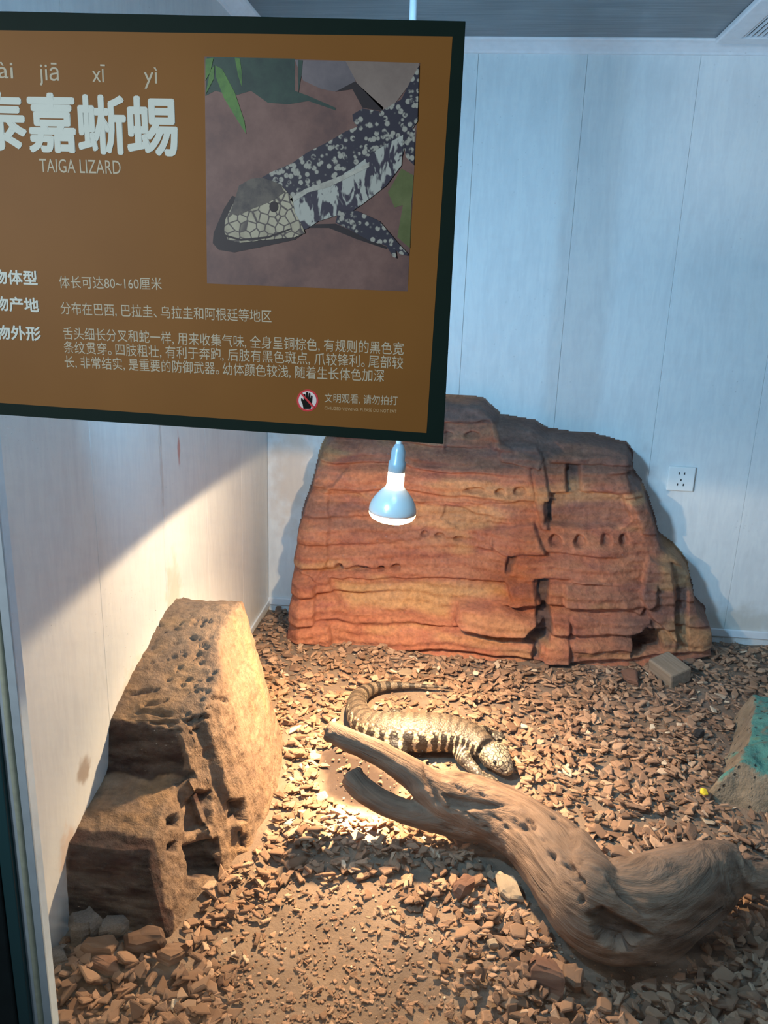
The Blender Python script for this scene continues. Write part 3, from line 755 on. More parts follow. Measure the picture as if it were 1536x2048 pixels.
lamp('heat_lamp_hot_beam', 'SPOT', sl, 240, WARM, aim=tuple(onZ(716, 1664, .01)), spot_size=math.radians(19), spot_blend=1.0, shadow_soft_size=.018)

# ------------------------------------------------------------------ information sign on the glass
SY = GY - .0075                       # front face of the sign
sp_ = lambda x, y, k=0: onY(x, y, SY - .00025 * k)
TR, BR = sp_(938, 42), sp_(880, 888)
x1 = (TR[0] + BR[0]) / 2; z1 = TR[2]; z0 = BR[2]; x0 = x1 - .615
zl = sp_(0, 22)[2]; slope = (z1 - zl) / (TR[0] - sp_(0, 22)[0])
M['signgreen'] = simple('dark_green_print', (.006, .020, .016), .6, var=.05, bump=0)
t = NT('brown_print'); t.set(Roughness=.5); v = t.coord()
c = t.ramp(t.noise(v, 5, 3), [(.3, (.25, .112, .026)), (.7, (.285, .130, .030))]); t.b.inputs['Specular IOR Level'].default_value = .15
sd_ = t.step(t.noise(v, 70, 4, .7), .68, .74)
geo = t.n('ShaderNodeNewGeometry'); sx = t.n('ShaderNodeSeparateXYZ'); t.l(geo.outputs['Position'], sx.inputs[0])
msk = t.math('MULTIPLY', t.step(sx.outputs[0], -.56, -.66), t.step(sx.outputs[2], 1.13, 1.05))
c = t.mix(t.math('MULTIPLY', t.math('MULTIPLY', sd_, msk), .7), c, (0.105, 0.038, 0.012)); t.base(c); M['signbrown'] = t.m
M['letter'] = simple('pale_print', (0.750, 0.855, 0.795), .5, var=.02, bump=0); M['letterthin'] = simple('pale_thin_print', (.60, .575, .44), .5, var=.02, bump=0)
M['faint'] = simple('faint_print', (0.630, 0.450, 0.240), .5, var=.02, bump=0)
signE = empty('information_sign', (x1, SY, z0), 'brown lizard information sign with dark green border fixed to the glass', 'sign')
bm = bmesh.new()
for v in add_box(bm, (x0, SY, z0), (x1, GY + .0002, z1), .0006): v.co.z += slope * (v.co.x - x1)
adopt(bm_obj('board', bm, M['signgreen']), signE)


def flat(name, pts, m, k, parent, conv=None):
    """printed shape: thin polygon lying on the sign, k = print layer"""
    q = [sp_(*(conv(*p) if conv else p), k) for p in pts]
    V = [tuple(a) for a in q] + [(a[0], SY + .0002, a[2]) for a in q]; n = len(q)
    bm = bmesh.new(); vs = [bm.verts.new(v) for v in V[:n]]; bk = [bm.verts.new(v) for v in V[n:]]
    bm.faces.new(vs)
    for i in range(n): bm.faces.new((vs[i], vs[(i + 1) % n], bk[(i + 1) % n], bk[i]))
    bm.normal_update()
    bmesh.ops.triangulate(bm, faces=[f for f in bm.faces if len(f.verts) > 4])
    o = bm_obj(name, bm, m)
    if parent is signE: adopt(o, signE)
    else: o.parent = parent
    return o


# panel inside the border
flat('panel', [(-105, 59), (905, 73), (853, 866), (-150, 795)], M['signbrown'], 1, signE)
for i in range(0): pass


def text(s, xl, yl, xr, yr, size_px, m, name='lettering', bold=0.0, label=None, k=2):
    A, B = sp_(xl, yl, k), sp_(xr, yr, k)
    cu = bpy.data.curves.new(name, 'FONT'); cu.body = s; cu.extrude = 0; cu.resolution_u = 3
    o = bpy.data.objects.new(name, cu); COL.objects.link(o); cu.materials.append(m)
    h = size_px * ((A - EYE) @ Fw) / FPX; cu.size = h
    for n_k, ch in enumerate(s):
        if ch in '。、': cu.body_format[n_k].kerning = -15
    bpy.context.view_layer.update()
    bb = [Vector(c) for c in o.bound_box]; xa = min(c.x for c in bb); xb_ = max(c.x for c in bb)
    L = math.hypot(B[0] - A[0], B[2] - A[2]); kx = L / max(xb_ - xa, 1e-6)
    ang = math.atan2(B[2] - A[2], B[0] - A[0])
    Mx = Matrix.Translation(Vector(A)) @ Matrix.Rotation(-ang, 4, 'Y') @ Matrix.Rotation(math.pi / 2, 4, 'X') @ Matrix.Diagonal((kx, 1, 1, 1)) @ Matrix.Translation((-xa, 0, 0))
    dg = bpy.context.evaluated_depsgraph_get(); me = bpy.data.meshes.new_from_object(o.evaluated_get(dg)); bpy.data.objects.remove(o)
    if bold:      # heavier strokes: the same glyph struck several times around its place
        c = get_co(me); Fq = [tuple(p.vertices) for p in me.polygons]; Vq = []; Fa = []
        for a in [None] + [k * math.pi / 4 for k in range(8)]:
            d = np.zeros(3) if a is None else np.array([math.cos(a) * bold, math.sin(a) * bold, 4e-5 * (1 + a)])
            Fa += [tuple(i + len(Vq) for i in f) for f in Fq]; Vq += list(c + d)
        bpy.data.meshes.remove(me); me = mesh_np(name, Vq, Fa); me.materials.append(m)
    me.transform(Mx); o = link(name, me); adopt(o, signE)
    if label: o['label'] = label
    return o


LT, LN, FA = M['letter'], M['letterthin'], M['faint']
for s, xl, yl, xr, yr in (('tài', -22, 155, 27, 157), ('jiā', 79, 160, 118, 161.5), ('xī', 185, 163.5, 211, 164.5), ('yì', 288, 166, 315, 167)):
    text(s, xl, yl, xr, yr, 44, LN, 'pinyin', 0, 'thin pale pinyin syllable')
for s, xl, yl, xr, yr in (('泰', -45, 288, 53, 291), ('嘉', 61, 292, 152, 294), ('蜥', 160, 295, 252, 297), ('蜴', 258, 298, 354, 300)):
    text(s, xl, yl, xr, yr, 112, LT, 'heading', .0019, 'large bold pale heading character')
text('TAIGA LIZARD', 80, 344, 242, 348, 36, LN, 'subtitle')
for s, xl, yl, xr, yr in (('动物体型', -42, 563, 75, 568), ('动物产地', -39, 617, 78, 622), ('动物外形', -36, 674, 82, 679)):
    text(s, xl, yl, xr, yr, 29, LT, 'field_name', .0005)
text('体长可达80~160厘米', 119, 574, 324, 578, 26, LN, 'body_text')
text('分布在巴西, 巴拉圭、乌拉圭和阿根廷等地区', 122, 626, 543, 643, 26, LN, 'body_text')
text('舌头细长分叉和蛇一样, 用来收集气味, 全身呈铜棕色, 有规则的黑色宽', 127, 676, 807, 708, 26, LN, 'body_text')
text('条纹贯穿。四肢粗壮, 有利于奔跑, 后肢有黑色斑点, 爪较锋利。尾部较', 128, 704, 806, 736, 26, LN, 'body_text')
text('长, 非常结实, 是重要的防御武器。幼体颜色较浅, 随着生长体色加深', 130, 733, 768, 762, 26, LN, 'body_text')
text('文明观看, 请勿拍打', 649, 803, 795, 809, 20, LN, 'notice_text')
text('CIVILIZED VIEWING, PLEASE DO NOT PAT', 649, 819, 793, 826, 9, FA, 'notice_text')
# prohibition mark
M['red'] = simple('red_print', (0.780, 0.075, 0.090), .5, var=.03, bump=0); M['white_print'] = simple('white_print', (0.920, 0.900, 0.900), .5, var=.03, bump=0); M['black'] = simple('black_print', (0.012, 0.012, 0.012), .5, bump=0)
circ = lambda cx, cy, r, n=36: [(cx + r * math.cos(2 * math.pi * i / n), cy + r * 1.03 * math.sin(2 * math.pi * i / n)) for i in range(n)]
mk = flat('prohibition_mark', circ(615, 801, 21.5), M['red'], 2, signE)
flat('disc', circ(615, 801, 17.8), M['white_print'], 3, mk)
flat('hand', [(607, 818), (605, 808), (602, 801), (602, 797), (604, 796), (607, 801), (607, 789), (609, 788), (610.5, 789), (611, 797), (612, 785), (614, 784), (616, 785), (616, 797), (617.5, 786), (619.5, 786), (620.5, 787), (620.5, 799), (622, 791), (624, 791), (625, 793), (624, 806), (621, 818)], M['black'], 4, mk)
flat('slash', [(600.5, 787.5), (603, 785), (629.5, 814.5), (627, 817)], M['red'], 5, mk)

for k_ in ('signgreen', 'letter', 'letterthin', 'faint', 'red', 'white_print', 'black'): M[k_].node_tree.nodes['Principled BSDF'].inputs['Specular IOR Level'].default_value = .12
# printed photograph of a lizard
def zc(x, y): return (400 + x / 2.954, 80 + y / 2.954)
def pmat(name, stops, scale, rough=.5, dist=0): 
    t = NT(name); t.set(Roughness=rough); t.base(t.ramp(t.noise(t.coord(), scale, 6, .65, dist), stops)); return t.m


PR = dict(
    soil=pmat('printed_soil', [(.3, (0.112, 0.068, 0.068)), (.5, (0.180, 0.105, 0.093)), (.7, (0.240, 0.147, 0.128))], 22),
    stone=pmat('printed_stone', [(.3, (0.195, 0.158, 0.143)), (.7, (0.300, 0.255, 0.225))], 18),
    stone2=pmat('printed_grey_stone', [(.3, (0.112, 0.112, 0.135)), (.7, (0.210, 0.195, 0.217))], 18),
    leafd=pmat('printed_dark_leaf', [(.3, (0.015, 0.045, 0.045)), (.7, (0.038, 0.098, 0.075))], 30),
    leaf=pmat('printed_leaf', [(.3, (0.045, 0.150, 0.045)), (.7, (0.128, 0.315, 0.068))], 60),
    shade=simple('printed_dark', (0.018, 0.015, 0.021), .5, var=.1, bump=0),
    moss=pmat('printed_moss', [(.3, (0.090, 0.128, 0.038)), (.7, (0.150, 0.195, 0.075))], 40))
t = NT('printed_spotted_skin'); v = t.coord(); nd = t.mix(.06, v, t.n('ShaderNodeTexNoise').outputs['Color'])
a = t.step(t.voro(v, 150), .50, .36); b = t.step(t.noise(v, 150, 3), .36, .50)
t.base(t.mix(t.math('MULTIPLY', a, b), (0.027, 0.030, 0.054), (0.390, 0.420, 0.375))); t.set(Roughness=.5); PR['spot'] = t.m
t = NT('printed_flank'); v = t.coord((1, 1, .45), rot=(0, .5, 0)); a = t.step(t.noise(v, 75, 3, .6, .5), .46, .52)
t.base(t.mix(a, (0.038, 0.038, 0.068), (0.450, 0.510, 0.480))); t.set(Roughness=.5); PR['flank'] = t.m
t = NT('printed_head'); v = t.coord(); a = t.step(t.voro(v, 95, 'DISTANCE_TO_EDGE'), .03, .10); t.base(t.mix(a, (0.090, 0.083, 0.083), t.ramp(t.noise(v, 30), [(.3, (0.225, 0.210, 0.150)), (.65, (0.480, 0.480, 0.360))]))); t.set(Roughness=.5); PR['head'] = t.m
PR['crown'] = pmat('printed_crown', [(.35, (0.053, 0.053, 0.060)), (.6, (0.135, 0.128, 0.112))], 60)
PR['stripe'] = pmat('printed_stripe', [(.3, (0.300, 0.315, 0.285)), (.7, (0.540, 0.585, 0.525))], 90)
ph = flat('photo_print', [(409, 113), (840, 126), (815, 583), (414, 567)], PR['soil'], 2, signE)
F_ = lambda n, p, m, k: flat(n, p, PR[m], k, ph, zc)
F_('foliage', [(40, 100), (560, 110), (560, 300), (640, 330), (800, 400), (800, 415), (640, 360), (520, 380), (400, 370), (300, 300), (200, 330), (90, 300), (32, 330)], 'leafd', 3)
F_('stone', [(560, 118), (880, 125), (920, 250), (800, 305), (720, 290), (610, 240)], 'stone2', 3)
F_('stone', [(860, 124), (1294, 136), (1285, 200), (1140, 390), (1080, 415), (930, 260)], 'stone', 4)
F_('gap', [(800, 305), (915, 245), (1085, 400), (1075, 420), (960, 400), (900, 290)], 'shade', 4)
F_('leaf', [(90, 150), (130, 170), (205, 310), (262, 480), (272, 555), (225, 480), (140, 340), (95, 220)], 'leaf', 4)
F_('leaf', [(32, 110), (80, 105), (60, 190), (32, 240)], 'leaf', 5); F_('leaf', [(205, 105), (235, 108), (248, 200), (246, 275), (225, 210)], 'leaf', 4); F_('leaf', [(60, 180), (85, 150), (80, 230), (34, 320)], 'leaf', 5)
F_('leaf', [(580, 118), (608, 120), (600, 200), (582, 310), (578, 220)], 'leafd', 4)
F_('shadow', [(190, 920), (140, 1000), (80, 1140), (75, 1200), (110, 1240), (200, 1255), (400, 1215), (560, 1180), (620, 1140), (420, 1000)], 'shade', 4)
F_('shadow', [(640, 1090), (800, 1085), (940, 1150), (1110, 1225), (1100, 1235), (920, 1175), (760, 1110), (650, 1110)], 'shade', 4)
F_('stone', [(1190, 760), (1262, 800), (1250, 960), (1150, 990), (1110, 900)], 'moss', 3); F_('stone', [(1200, 970), (1250, 930), (1240, 1230), (1165, 1165)], 'moss', 4)
F_('hind_leg', [(900, 440), (960, 405), (1060, 420), (1040, 500), (930, 510), (905, 480)], 'spot', 5); F_('hind_leg', [(1200, 560), (1270, 520), (1264, 740), (1215, 690)], 'spot', 5)
F_('lizard_body', [(1294, 150), (1240, 250), (1190, 350), (1085, 410), (960, 500), (860, 540), (760, 600), (640, 660), (540, 730), (420, 780), (370, 810), (240, 860), (460, 1060), (700, 1030), (900, 1000), (1060, 880), (1180, 740), (1230, 560), (1285, 480)], 'spot', 6)
F_('flank', [(1200, 560), (1060, 640), (900, 760), (740, 850), (560, 920), (540, 1000), (570, 1140), (640, 1110), (700, 1070), (900, 1010), (960, 970), (1100, 860), (1190, 740)], 'flank', 7)
F_('stripe', [(1000, 720), (1000, 750), (900, 800), (760, 870), (640, 900), (550, 960), (530, 940), (620, 880), (760, 830), (900, 775)], 'stripe', 8)
F_('front_leg', [(820, 1000), (930, 1010), (1060, 1070), (1120, 1140), (1170, 1200), (1228, 1262), (1225, 1275), (1180, 1265), (1155, 1240), (1162, 1290), (1140, 1280), (1100, 1215), (1010, 1190), (900, 1130), (800, 1080)], 'spot', 8)
F_('head', [(370, 812), (470, 850), (545, 930), (560, 1020), (600, 1090), (620, 1140), (560, 1165), (400, 1180), (240, 1198), (165, 1180), (142, 1130), (150, 1060), (200, 960), (230, 860), (300, 820)], 'head', 8)
F_('crown', [(370, 812), (470, 850), (500, 900), (440, 940), (380, 970), (300, 1000), (240, 1030), (190, 1030), (160, 1060), (200, 960), (230, 860), (300, 820)], 'crown', 9)
F_('mouth', [(150, 1150), (240, 1175), (400, 1160), (540, 1110), (540, 1118), (400, 1172), (240, 1187), (152, 1162)], 'shade', 9)
F_('eye', [(435 + 26 * math.cos(i * .4), 985 + 32 * math.sin(i * .4)) for i in range(16)], 'shade', 10)

# ------------------------------------------------------------------ wall socket, ceiling vent
c0 = onY(1335, 933, BY); c1 = onY(1386, 980, BY); cx = (c0[0] + c1[0]) / 2; cz_ = (c0[2] + c1[2]) / 2
so = box_obj('wall_socket', (-.045, -.0125, -.043), (.045, .0, .043), M['plate'], bevel=.003); so.location = (cx, BY, cz_)
tag(so, 'square white wall socket on the back wall right of the red rock', 'socket')
for (px_, pz_, w_, h_) in ((-.009, .020, .0022, .008), (.009, .020, .0022, .008), (0, -.003, .0022, .007), (-.010, -.020, .002, .008), (.010, -.020, .002, .008)):
    box_obj('socket_slot', (px_ - w_, -.0132, pz_ - h_ / 2), (px_ + w_, -.0120, pz_ + h_ / 2), M['hole'], so)
ve = empty('ceiling_vent', (.89, 2.57, CZ), 'white slatted air vent set in the ceiling at the back', 'vent')
bm = bmesh.new(); vx0, vx1, vy0, vy1 = .674, 1.12, 2.34, 2.795
for lo, hi in (((vx0, vy1 - .06, CZ - .018), (vx1, vy1, CZ)), ((vx0, vy0, CZ - .018), (vx1, vy0 + .06, CZ)), ((vx0, vy0 + .055, CZ - .018), (vx0 + .06, vy1 - .055, CZ)), ((vx1 - .06, vy0 + .055, CZ - .018), (vx1, vy1 - .055, CZ))):
    add_box(bm, lo, hi, .004)
o = bm_obj('frame', bm, M['white']); adopt(o, ve)
o = box_obj('duct', (vx0 + .05, vy0 + .05, CZ - .004), (vx1 - .05, vy1 - .05, CZ + .001), M['hole']); adopt(o, ve)
n_ = 22
for i in range(n_):
    xx = vx0 + .066 + i * (vx1 - vx0 - .13) / (n_ - 1); bm = bmesh.new()
    add_box(bm, (-.004, vy0 + .058, -.0008), (.004, vy1 - .058, .0008), M=Matrix.Translation((xx, 0, CZ - .011)) @ Matrix.Rotation(1.15, 4, 'Y'))
    o = bm_obj('slat', bm, M['white']); adopt(o, ve)

# ------------------------------------------------------------------ mossy rock at the right, block, odds and ends
t = NT('mossy_rock'); t.set(Roughness=.9); v = t.coord(); geo = t.n('ShaderNodeNewGeometry'); sx = t.n('ShaderNodeSeparateXYZ'); t.l(geo.outputs['Normal'], sx.inputs[0])
hN = t.noise(v, 24, 5, .65); g = t.noise(v, 70, 4, .7)
stone = t.ramp(hN, [(.3, (.16, .115, .07)), (.7, (.30, .22, .14))]); moss = t.ramp(hN, [(.3, (.03, .13, .11)), (.6, (.075, .23, .185)), (.75, (.13, .18, .075))])
c = t.mix(t.step(t.math('ADD', sx.outputs[2], t.math('MULTIPLY', t.math('SUBTRACT', hN, .5), 1.3)), .62, .90), stone, moss)
pit = t.step(t.voro(v, 45), .22, .10); c = t.mix(t.math('MULTIPLY', pit, .8), c, (.03, .025, .02))
t.base(c); t.bump(t.math('SUBTRACT', t.math('ADD', hN, g), pit), .8, .008); M['mossrock'] = t.m
gx = np.arange(.60, 1.30, .007); gy = np.arange(1.72, 2.42, .007); X, Yg = np.meshgrid(gx, gy, indexing='ij')
FOOTP = np.array([onZ(x, y, .015)[:2] for x, y in ((1408, 1592), (1432, 1560), (1450, 1520), (1462, 1480), (1468, 1430))] + [(.90, 2.28), (1.2, 2.3), (1.26, 1.95), (1.1, 1.80)] + [tuple(onZ(1536, 1625, .015)[:2])])
Pn = np.stack([X, Yg, 0 * X], -1)
s = poly_sdf(Pn[..., :2], FOOTP) + .012 * fbm(Pn * 16, 3, 2)
hgt = np.minimum(s * 2.2, .085 + .35 * np.minimum(s, .2)) + (.020 * fbm(Pn * 11, 5, 4) + .006 * fbm(Pn * 45, 3, 6)) * sstep(0, .03, s)
Zr = np.where(s > -.02, np.maximum(hgt, -.03), -.03)
V, Fc = grid_mesh(np.stack([X, Yg, Zr], -1)); kf = (s > -.02).ravel()
me = mesh_np('mossy_rock', V, [f for f in Fc if kf[f].any()]); bm = bmesh.new(); bm.from_mesh(me); bmesh.ops.delete(bm, geom=[q for q in bm.verts if not q.link_faces], context='VERTS'); bm.to_mesh(me); bm.free()
tag(link('mossy_rock', me, M['mossrock'], smooth=True), 'low rock with a teal green top at the right of the chips', 'rock')


def chunk_mesh(name, n=9, seed=0, sub=2, rough=.18, thick=.3):
    r = np.random.default_rng(seed); ang = np.sort(r.uniform(0, 2 * math.pi, n) * .35 + np.linspace(0, 2 * math.pi, n, endpoint=False) * 1.0)
    bm = bmesh.new(); rings = []
    pr = [(math.cos(a) * .5 * r.uniform(.8, 1.08), math.sin(a) * .28 * r.uniform(.72, 1.15)) for a in ang]
    sx, sy = r.uniform(-.06, .06, 2)
    for z, k in ((-.5, .86), (-.1, 1.02), (.28, .97), (.5, .78)):
        rings.append([bm.verts.new((x * k + sx * z, y * k + sy * z, z * thick + r.normal(0, .03) * thick)) for x, y in pr])
    for a, b in zip(rings, rings[1:]):
        for i in range(n): bm.faces.new((a[i], a[(i + 1) % n], b[(i + 1) % n], b[i]))
    cb = bm.verts.new((0, 0, -.5 * thick)); ct = bm.verts.new((r.uniform(-.1, .1), r.uniform(-.05, .05), .55 * thick))
    for i in range(n): bm.faces.new((cb, rings[0][(i + 1) % n], rings[0][i])); bm.faces.new((ct, rings[-1][i], rings[-1][(i + 1) % n]))
    if sub:
        bmesh.ops.subdivide_edges(bm, edges=bm.edges[:], cuts=sub, use_grid_fill=True)
        co = np.array([v.co[:] for v in bm.verts]); d = .035 * fbm(co * np.array([4, 9, 9]) + seed * 3.1, 3, seed) * (rough / .18)
        bm.normal_update()
        for v, q in zip(bm.verts, d): v.co += v.normal * q
    me = bpy.data.meshes.new(name); bmesh.ops.recalc_face_normals(bm, faces=bm.faces); bm.to_mesh(me); bm.free(); return me


placed = []
def special(name, px, py, length, rotz, m, seed, label, cat, thick=.3, tilt=(0, 0), lift=None, wide=1.0, mesh=None):
    me = mesh or chunk_mesh(name, seed=seed, thick=thick); o = link(name, me, m)
    p = onZ(px, py, .03); z = float(soil_z(p[0], p[1]))
    lift = length * thick * .5 - .002 if lift is None else lift
    o.location = (p[0], p[1], z + .012 + lift); o.rotation_euler = (tilt[0], tilt[1], rotz); o.scale = (length, length * wide, length)
    tag(o, label, cat); placed.append((p[0], p[1], length * .42, z + .012 + lift)); return o


special('bark_chunk', 1090, 1962, .082, 2.3, M['darkbark'], 3, 'big rough dark bark chunk in front of the driftwood foot', 'bark chunk', .55, (.2, .1), wide=1.25)
special('bark_chunk', 1022, 1768, .085, -.5, M['palebark'], 5, 'large pale bark slab on the chips just left of the driftwood trunk', 'bark chunk', .18, (.35, .1), wide=1.1)
special('bark_chunk', 205, 1905, .078, .15, M['bark'], 7, 'long flat bark slab before the stepped rock, nearest the glass corner', 'bark chunk', .30, (.1, .1), wide=1.1)
special('bark_chunk', 288, 1896, .078, .3, M['bark'], 9, 'layered bark slab standing against the front of the stepped rock', 'bark chunk', .4, (.3, 0), wide=1.2)
special('bark_chunk', 345, 1908, .062, .6, M['bark'], 11, 'bark slab at the right front corner of the stepped rock', 'bark chunk', .35, (.2, .1))
special('bark_chunk', 215, 1935, .075, .1, M['darkbark'], 13, 'flat dark bark piece below the two slabs at the stepped rock', 'bark chunk', .2, (.1, .05))
special('bark_chunk', 1245, 1695, .065, -.3, M['bark'], 15, 'flat oblong bark piece resting behind the bend of the driftwood', 'bark chunk', .2, (.1, .1))
special('bark_chunk', 812, 1338, .062, .8, M['palebark'], 17, 'pale leaf-shaped bark flake in front of the red rock', 'bark chunk', .10, (.25, .1), wide=1.3)
special('bark_chunk', 930, 1772, .065, 1.1, M['darkbark'], 19, 'thick angular dark bark chunk left of the large pale slab', 'bark chunk', .45, (.2, .2), wide=1.2)
special('bark_chunk', 1150, 1960, .06, -.7, M['bark'], 21, 'bark chunk right beside the big dark chunk near the glass', 'bark chunk', .5, (.2, .1), wide=1.2)
special('pale_wood_chip', 985, 1890, .034, .2, M['palebark'], 23, 'small cream wood chip among the chips left of the driftwood foot', 'wood chip', .35)
special('pale_wood_chip', 1198, 1628, .03, .9, M['palebark'], 25, 'cream coloured wood chip behind the middle of the driftwood', 'wood chip', .5, wide=1.3)
special('stone', 170, 1876, .078, .1, M['stonegrey'], 27, 'rounded grey stone under the dark front of the stepped rock', 'stone', .6, wide=1.2)
special('stone', 228, 1874, .060, .7, M['stonegrey'], 29, 'grey stone right of the rounded one under the stepped rock', 'stone', .55, wide=1.2)
special('stone', 122, 1925, .055, .4, M['stonegrey'], 31, 'small grey stone in the corner of wall and front glass', 'stone', .6, wide=1.3)
special('charred_lump', 1398, 1462, .040, .5, M['char'], 33, 'small black lump on the chips left of the teal rock', 'lump', .5, wide=1.4)
special('yellow_petal', 1408, 1588, .026, .4, M['yellow'], 35, 'small crumpled bright yellow petal on the chips', 'petal', .3, (.3, .2), lift=.016, wide=1.5)
t = NT('weathered_block'); t.set(Roughness=.85); v = t.coord((2, 30, 30)); f = t.noise(v, 3, 6, .65); t.base(t.ramp(f, [(.3, (.17, .125, .085)), (.7, (.30, .23, .165))])); t.bump(f, .5, .004); M['block'] = t.m
p = onZ(1343, 1338, .05); bo = box_obj('wooden_block', (-.055, -.042, -.028), (.055, .042, .028), M['block'], bevel=.006)
bo.location = (p[0], p[1] + .02, .036); bo.rotation_euler = (.22, .1, -1.05); tag(bo, 'weathered brown wooden block lying at the right foot of the red rock', 'wooden block'); placed.append((p[0], p[1] + .02, .06, .06))
special('bark_chunk', 1262, 1346, .085, -1.0, M['darkbark'], 37, 'dark bark slab leaning left of the weathered wooden block', 'bark chunk', .25, (.5, .1), wide=1.1)

# ------------------------------------------------------------------ bark chips: the 300 largest in view are objects, the rest one carpet
LIB = [chunk_mesh('bark_chip', n=int(rng.integers(5, 8)), seed=100 + i, sub=0, thick=float(rng.uniform(.08, .19))) for i in range(18)]
LIBV = [get_co(m) for m in LIB]; LIBF = [[tuple(p.vertices) for p in m.polygons] for m in LIB]
LIBM = []
for i, m in enumerate(LIB): m.materials.append(M['bark'])
res = .012; hx0, hy0 = LX, GY; HM = None
nx = int((RX - LX) / res) + 2; ny = int((BY - GY) / res) + 2
hx, hy = np.meshgrid(LX + np.arange(nx) * res, GY + np.arange(ny) * res, indexing='ij'); HM = soil_z(hx, hy)
rl_x = lambda y: rock_left_base(y)
BKX = P if False else None
ROCKY = np.interp
chips = []
def blocked(x, y, r):
    if 1.2 < y < 2.05 and x < rl_x(y) + .2 * r: return True
    q = proj(np.array([x, y, .02]))
    return False


# front line of the red rock at floor level, and footprint of mossy rock and log
iz = int(round((.03 + .06) / dx)); RFX = np.arange(-.72, 1.04, dx); RFY = Y0[:, iz]
logfoot = LOGCO[LOGCO[:, 2] < .035][:, :2]; lizfoot = LIZCO[LIZCO[:, 2] < .03][:, :2]
def far(pts, x, y, r): return len(pts) == 0 or ((pts[:, 0] - x) ** 2 + (pts[:, 1] - y) ** 2).min() > r * r


NCH = 8200
while len(chips) < NCH:
    x = rng.uniform(LX + .01, 1.55); y = GY + .012 + rng.uniform() ** 1.15 * (BY - GY - .03)
    pxy = proj(np.array([x, y, .02]))
    if pxy[0] > 1640: 
        if rng.uniform() < .7: continue
    L = float(np.clip(rng.lognormal(math.log(.028), .36), .010, .050))
    b = poly_sdf(pxy, BARE) + 14 * fbm(np.array([x, y, 0]) * 25, 2); dpt = poly_sdf(pxy, BRANCH_SHADE)
    if b > 0: 
        if rng.uniform() < .68: continue
        L *= .62
    elif b > -55:
        if rng.uniform() < .45: continue
        L *= .75
    if pxy[0] > 880 and pxy[1] > 1640 and pxy[1] < 2100: L *= 1.12
    if pxy[0] < 430 and pxy[1] > 1880: L *= 1.15
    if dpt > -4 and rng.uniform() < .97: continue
    if pxy[0] < 720 and pxy[1] < 1420 and rng.uniform() < .35: L *= .6
    if x < LX + .35 * L or y < GY + .35 * L + .01: continue
    if 1.2 < y < 2.05 and x < rl_x(y) + .25 * L: continue
    if y > np.interp(x, RFX, RFY) - .2 * L and x < 1.02: continue
    if poly_sdf(np.array([x, y]), FOOTP) > -.2 * L: continue
    if not far(logfoot, x, y, .012 + .3 * L) or not far(lizfoot, x, y, .008 + .35 * L): continue
    if any((x - a) ** 2 + (y - bb) ** 2 < (r * .8) ** 2 for a, bb, r, z in placed): continue
    i = min(nx - 1, max(0, int(round((x - LX) / res)))); j = min(ny - 1, max(0, int(round((y - GY) / res))))
    rr = max(1, int(L * .36 / res)); sl_ = (slice(max(0, i - rr), i + rr + 1), slice(max(0, j - rr), j + rr + 1))
    k = int(rng.integers(len(LIB))); tz = float(np.ptp(LIBV[k][:, 2])) * L
    base = float(HM[sl_].mean()) * .6 + float(HM[sl_].max()) * .4
    lim = soil_z(np.array(x), np.array(y)) + .030
    if base > lim: continue
    z = base + tz * .32; HM[sl_] = np.maximum(HM[sl_], base + tz * .55)
    # keep under the raised log and the lizard
    rot = (rng.normal(0, .34), rng.normal(0, .26), rng.uniform(0, 2 * math.pi)); wd = rng.uniform(.75, 1.35)
    chips.append((k, x, y, z, rot, L, wd))
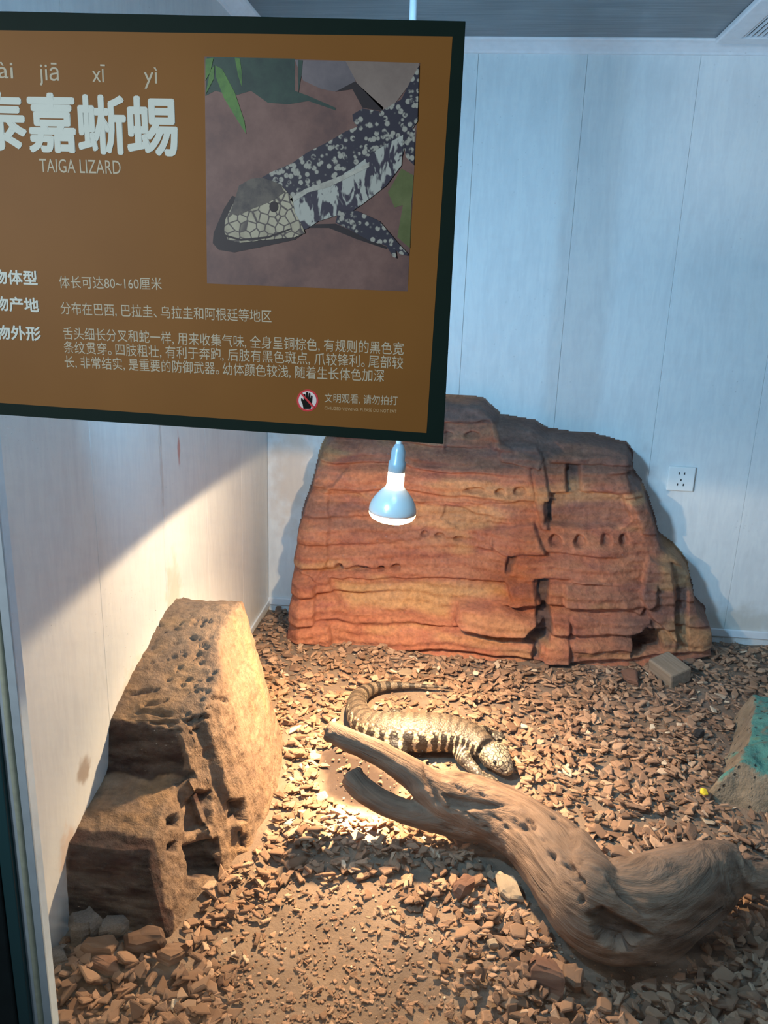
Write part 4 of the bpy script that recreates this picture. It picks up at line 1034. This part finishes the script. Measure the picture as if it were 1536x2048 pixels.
# apparent size
C = np.array([(c[1], c[2], c[3]) for c in chips]); q = proj(C); depth = (C - EYE) @ Fw
Ls = np.array([c[5] for c in chips]); wds = np.array([c[6] for c in chips])
size = Ls * Ls * wds / depth ** 2 * np.abs((C - EYE)[:, 2]) / np.linalg.norm(C - EYE, axis=1)
inside = (q[:, 0] > 105) & (q[:, 0] < 1520) & (q[:, 1] > 1200) & (q[:, 1] < 2035)
logpx = proj(LOGCO[::9]); mask = np.zeros((64, 48), bool)
for a, bb in logpx:
    ia, ib = int(bb / 32), int(a / 32)
    if 0 <= ia < 64 and 0 <= ib < 48: mask[ia, ib] = True
hid = np.array([mask[min(63, max(0, int(b / 32))), min(47, max(0, int(a / 32)))] for a, b in q])
top_ = np.argsort(-(size * inside * ~hid))[:300]; sel_ = set(top_.tolist())
for n_i in top_:
    k, x, y, z, rot, L, wd = chips[n_i]
    o = bpy.data.objects.new('bark_chip', LIB[k]); COL.objects.link(o)
    o.location = (x, y, z); o.rotation_euler = rot; o.scale = (L, L * wd, L)
    tag(o, 'loose reddish brown bark chip among the larger chips covering the enclosure floor', 'bark chip', 'larger bark chips on the enclosure floor')
VV = []; FF = []; off = 0
for n_i, (k, x, y, z, rot, L, wd) in enumerate(chips):
    if n_i in sel_: continue
    cxr, cyr, czr = map(math.cos, rot); sxr, syr, szr = map(math.sin, rot)
    Rm = np.array([[czr, -szr, 0], [szr, czr, 0], [0, 0, 1]]) @ np.array([[cyr, 0, syr], [0, 1, 0], [-syr, 0, cyr]]) @ np.array([[1, 0, 0], [0, cxr, -sxr], [0, sxr, cxr]])
    VV.append((LIBV[k] * np.array([L, L * wd, L])) @ Rm.T + np.array([x, y, z])); FF += [tuple(a + off for a in f) for f in LIBF[k]]; off += len(LIBV[k])
# crumbs
for _ in range(6200):
    x = rng.uniform(LX + .01, 1.3); y = GY + .012 + rng.uniform() ** 1.5 * (BY - GY - .05); L = rng.uniform(.003, .010) * (1 + 1.2 * rng.uniform() ** 6); k = int(rng.integers(len(LIB)))
    if _ > 5200: x, y = rng.normal(-.16, .17), GY + .02 + abs(rng.normal(0, .26))
    if x < LX + .01 or y > 2 and _ > 5200: continue
    if 1.2 < y < 2.05 and x < rl_x(y) + .01: continue
    if y > np.interp(x, RFX, RFY) - .01 and x < 1.02: continue
    i = int((x - LX) / res); j = int((y - GY) / res); a = rng.uniform(0, 6.28); ca, sa = math.cos(a), math.sin(a)
    VV.append((LIBV[k] * np.array([L, L * 1.3, L * 1.6])) @ np.array([[ca, -sa, 0], [sa, ca, 0], [0, 0, 1]]).T + np.array([x, y, float(soil_z(np.array(x), np.array(y))) + .002])); FF += [tuple(a_ + off for a_ in f) for f in LIBF[k]]; off += len(LIBV[k])
me = mesh_np('bark_mulch', np.vstack(VV), FF)
tag(link('bark_mulch', me, M['bark']), 'carpet of small brown bark chips and crumbs over the whole enclosure floor', 'bark mulch', kind='stuff')
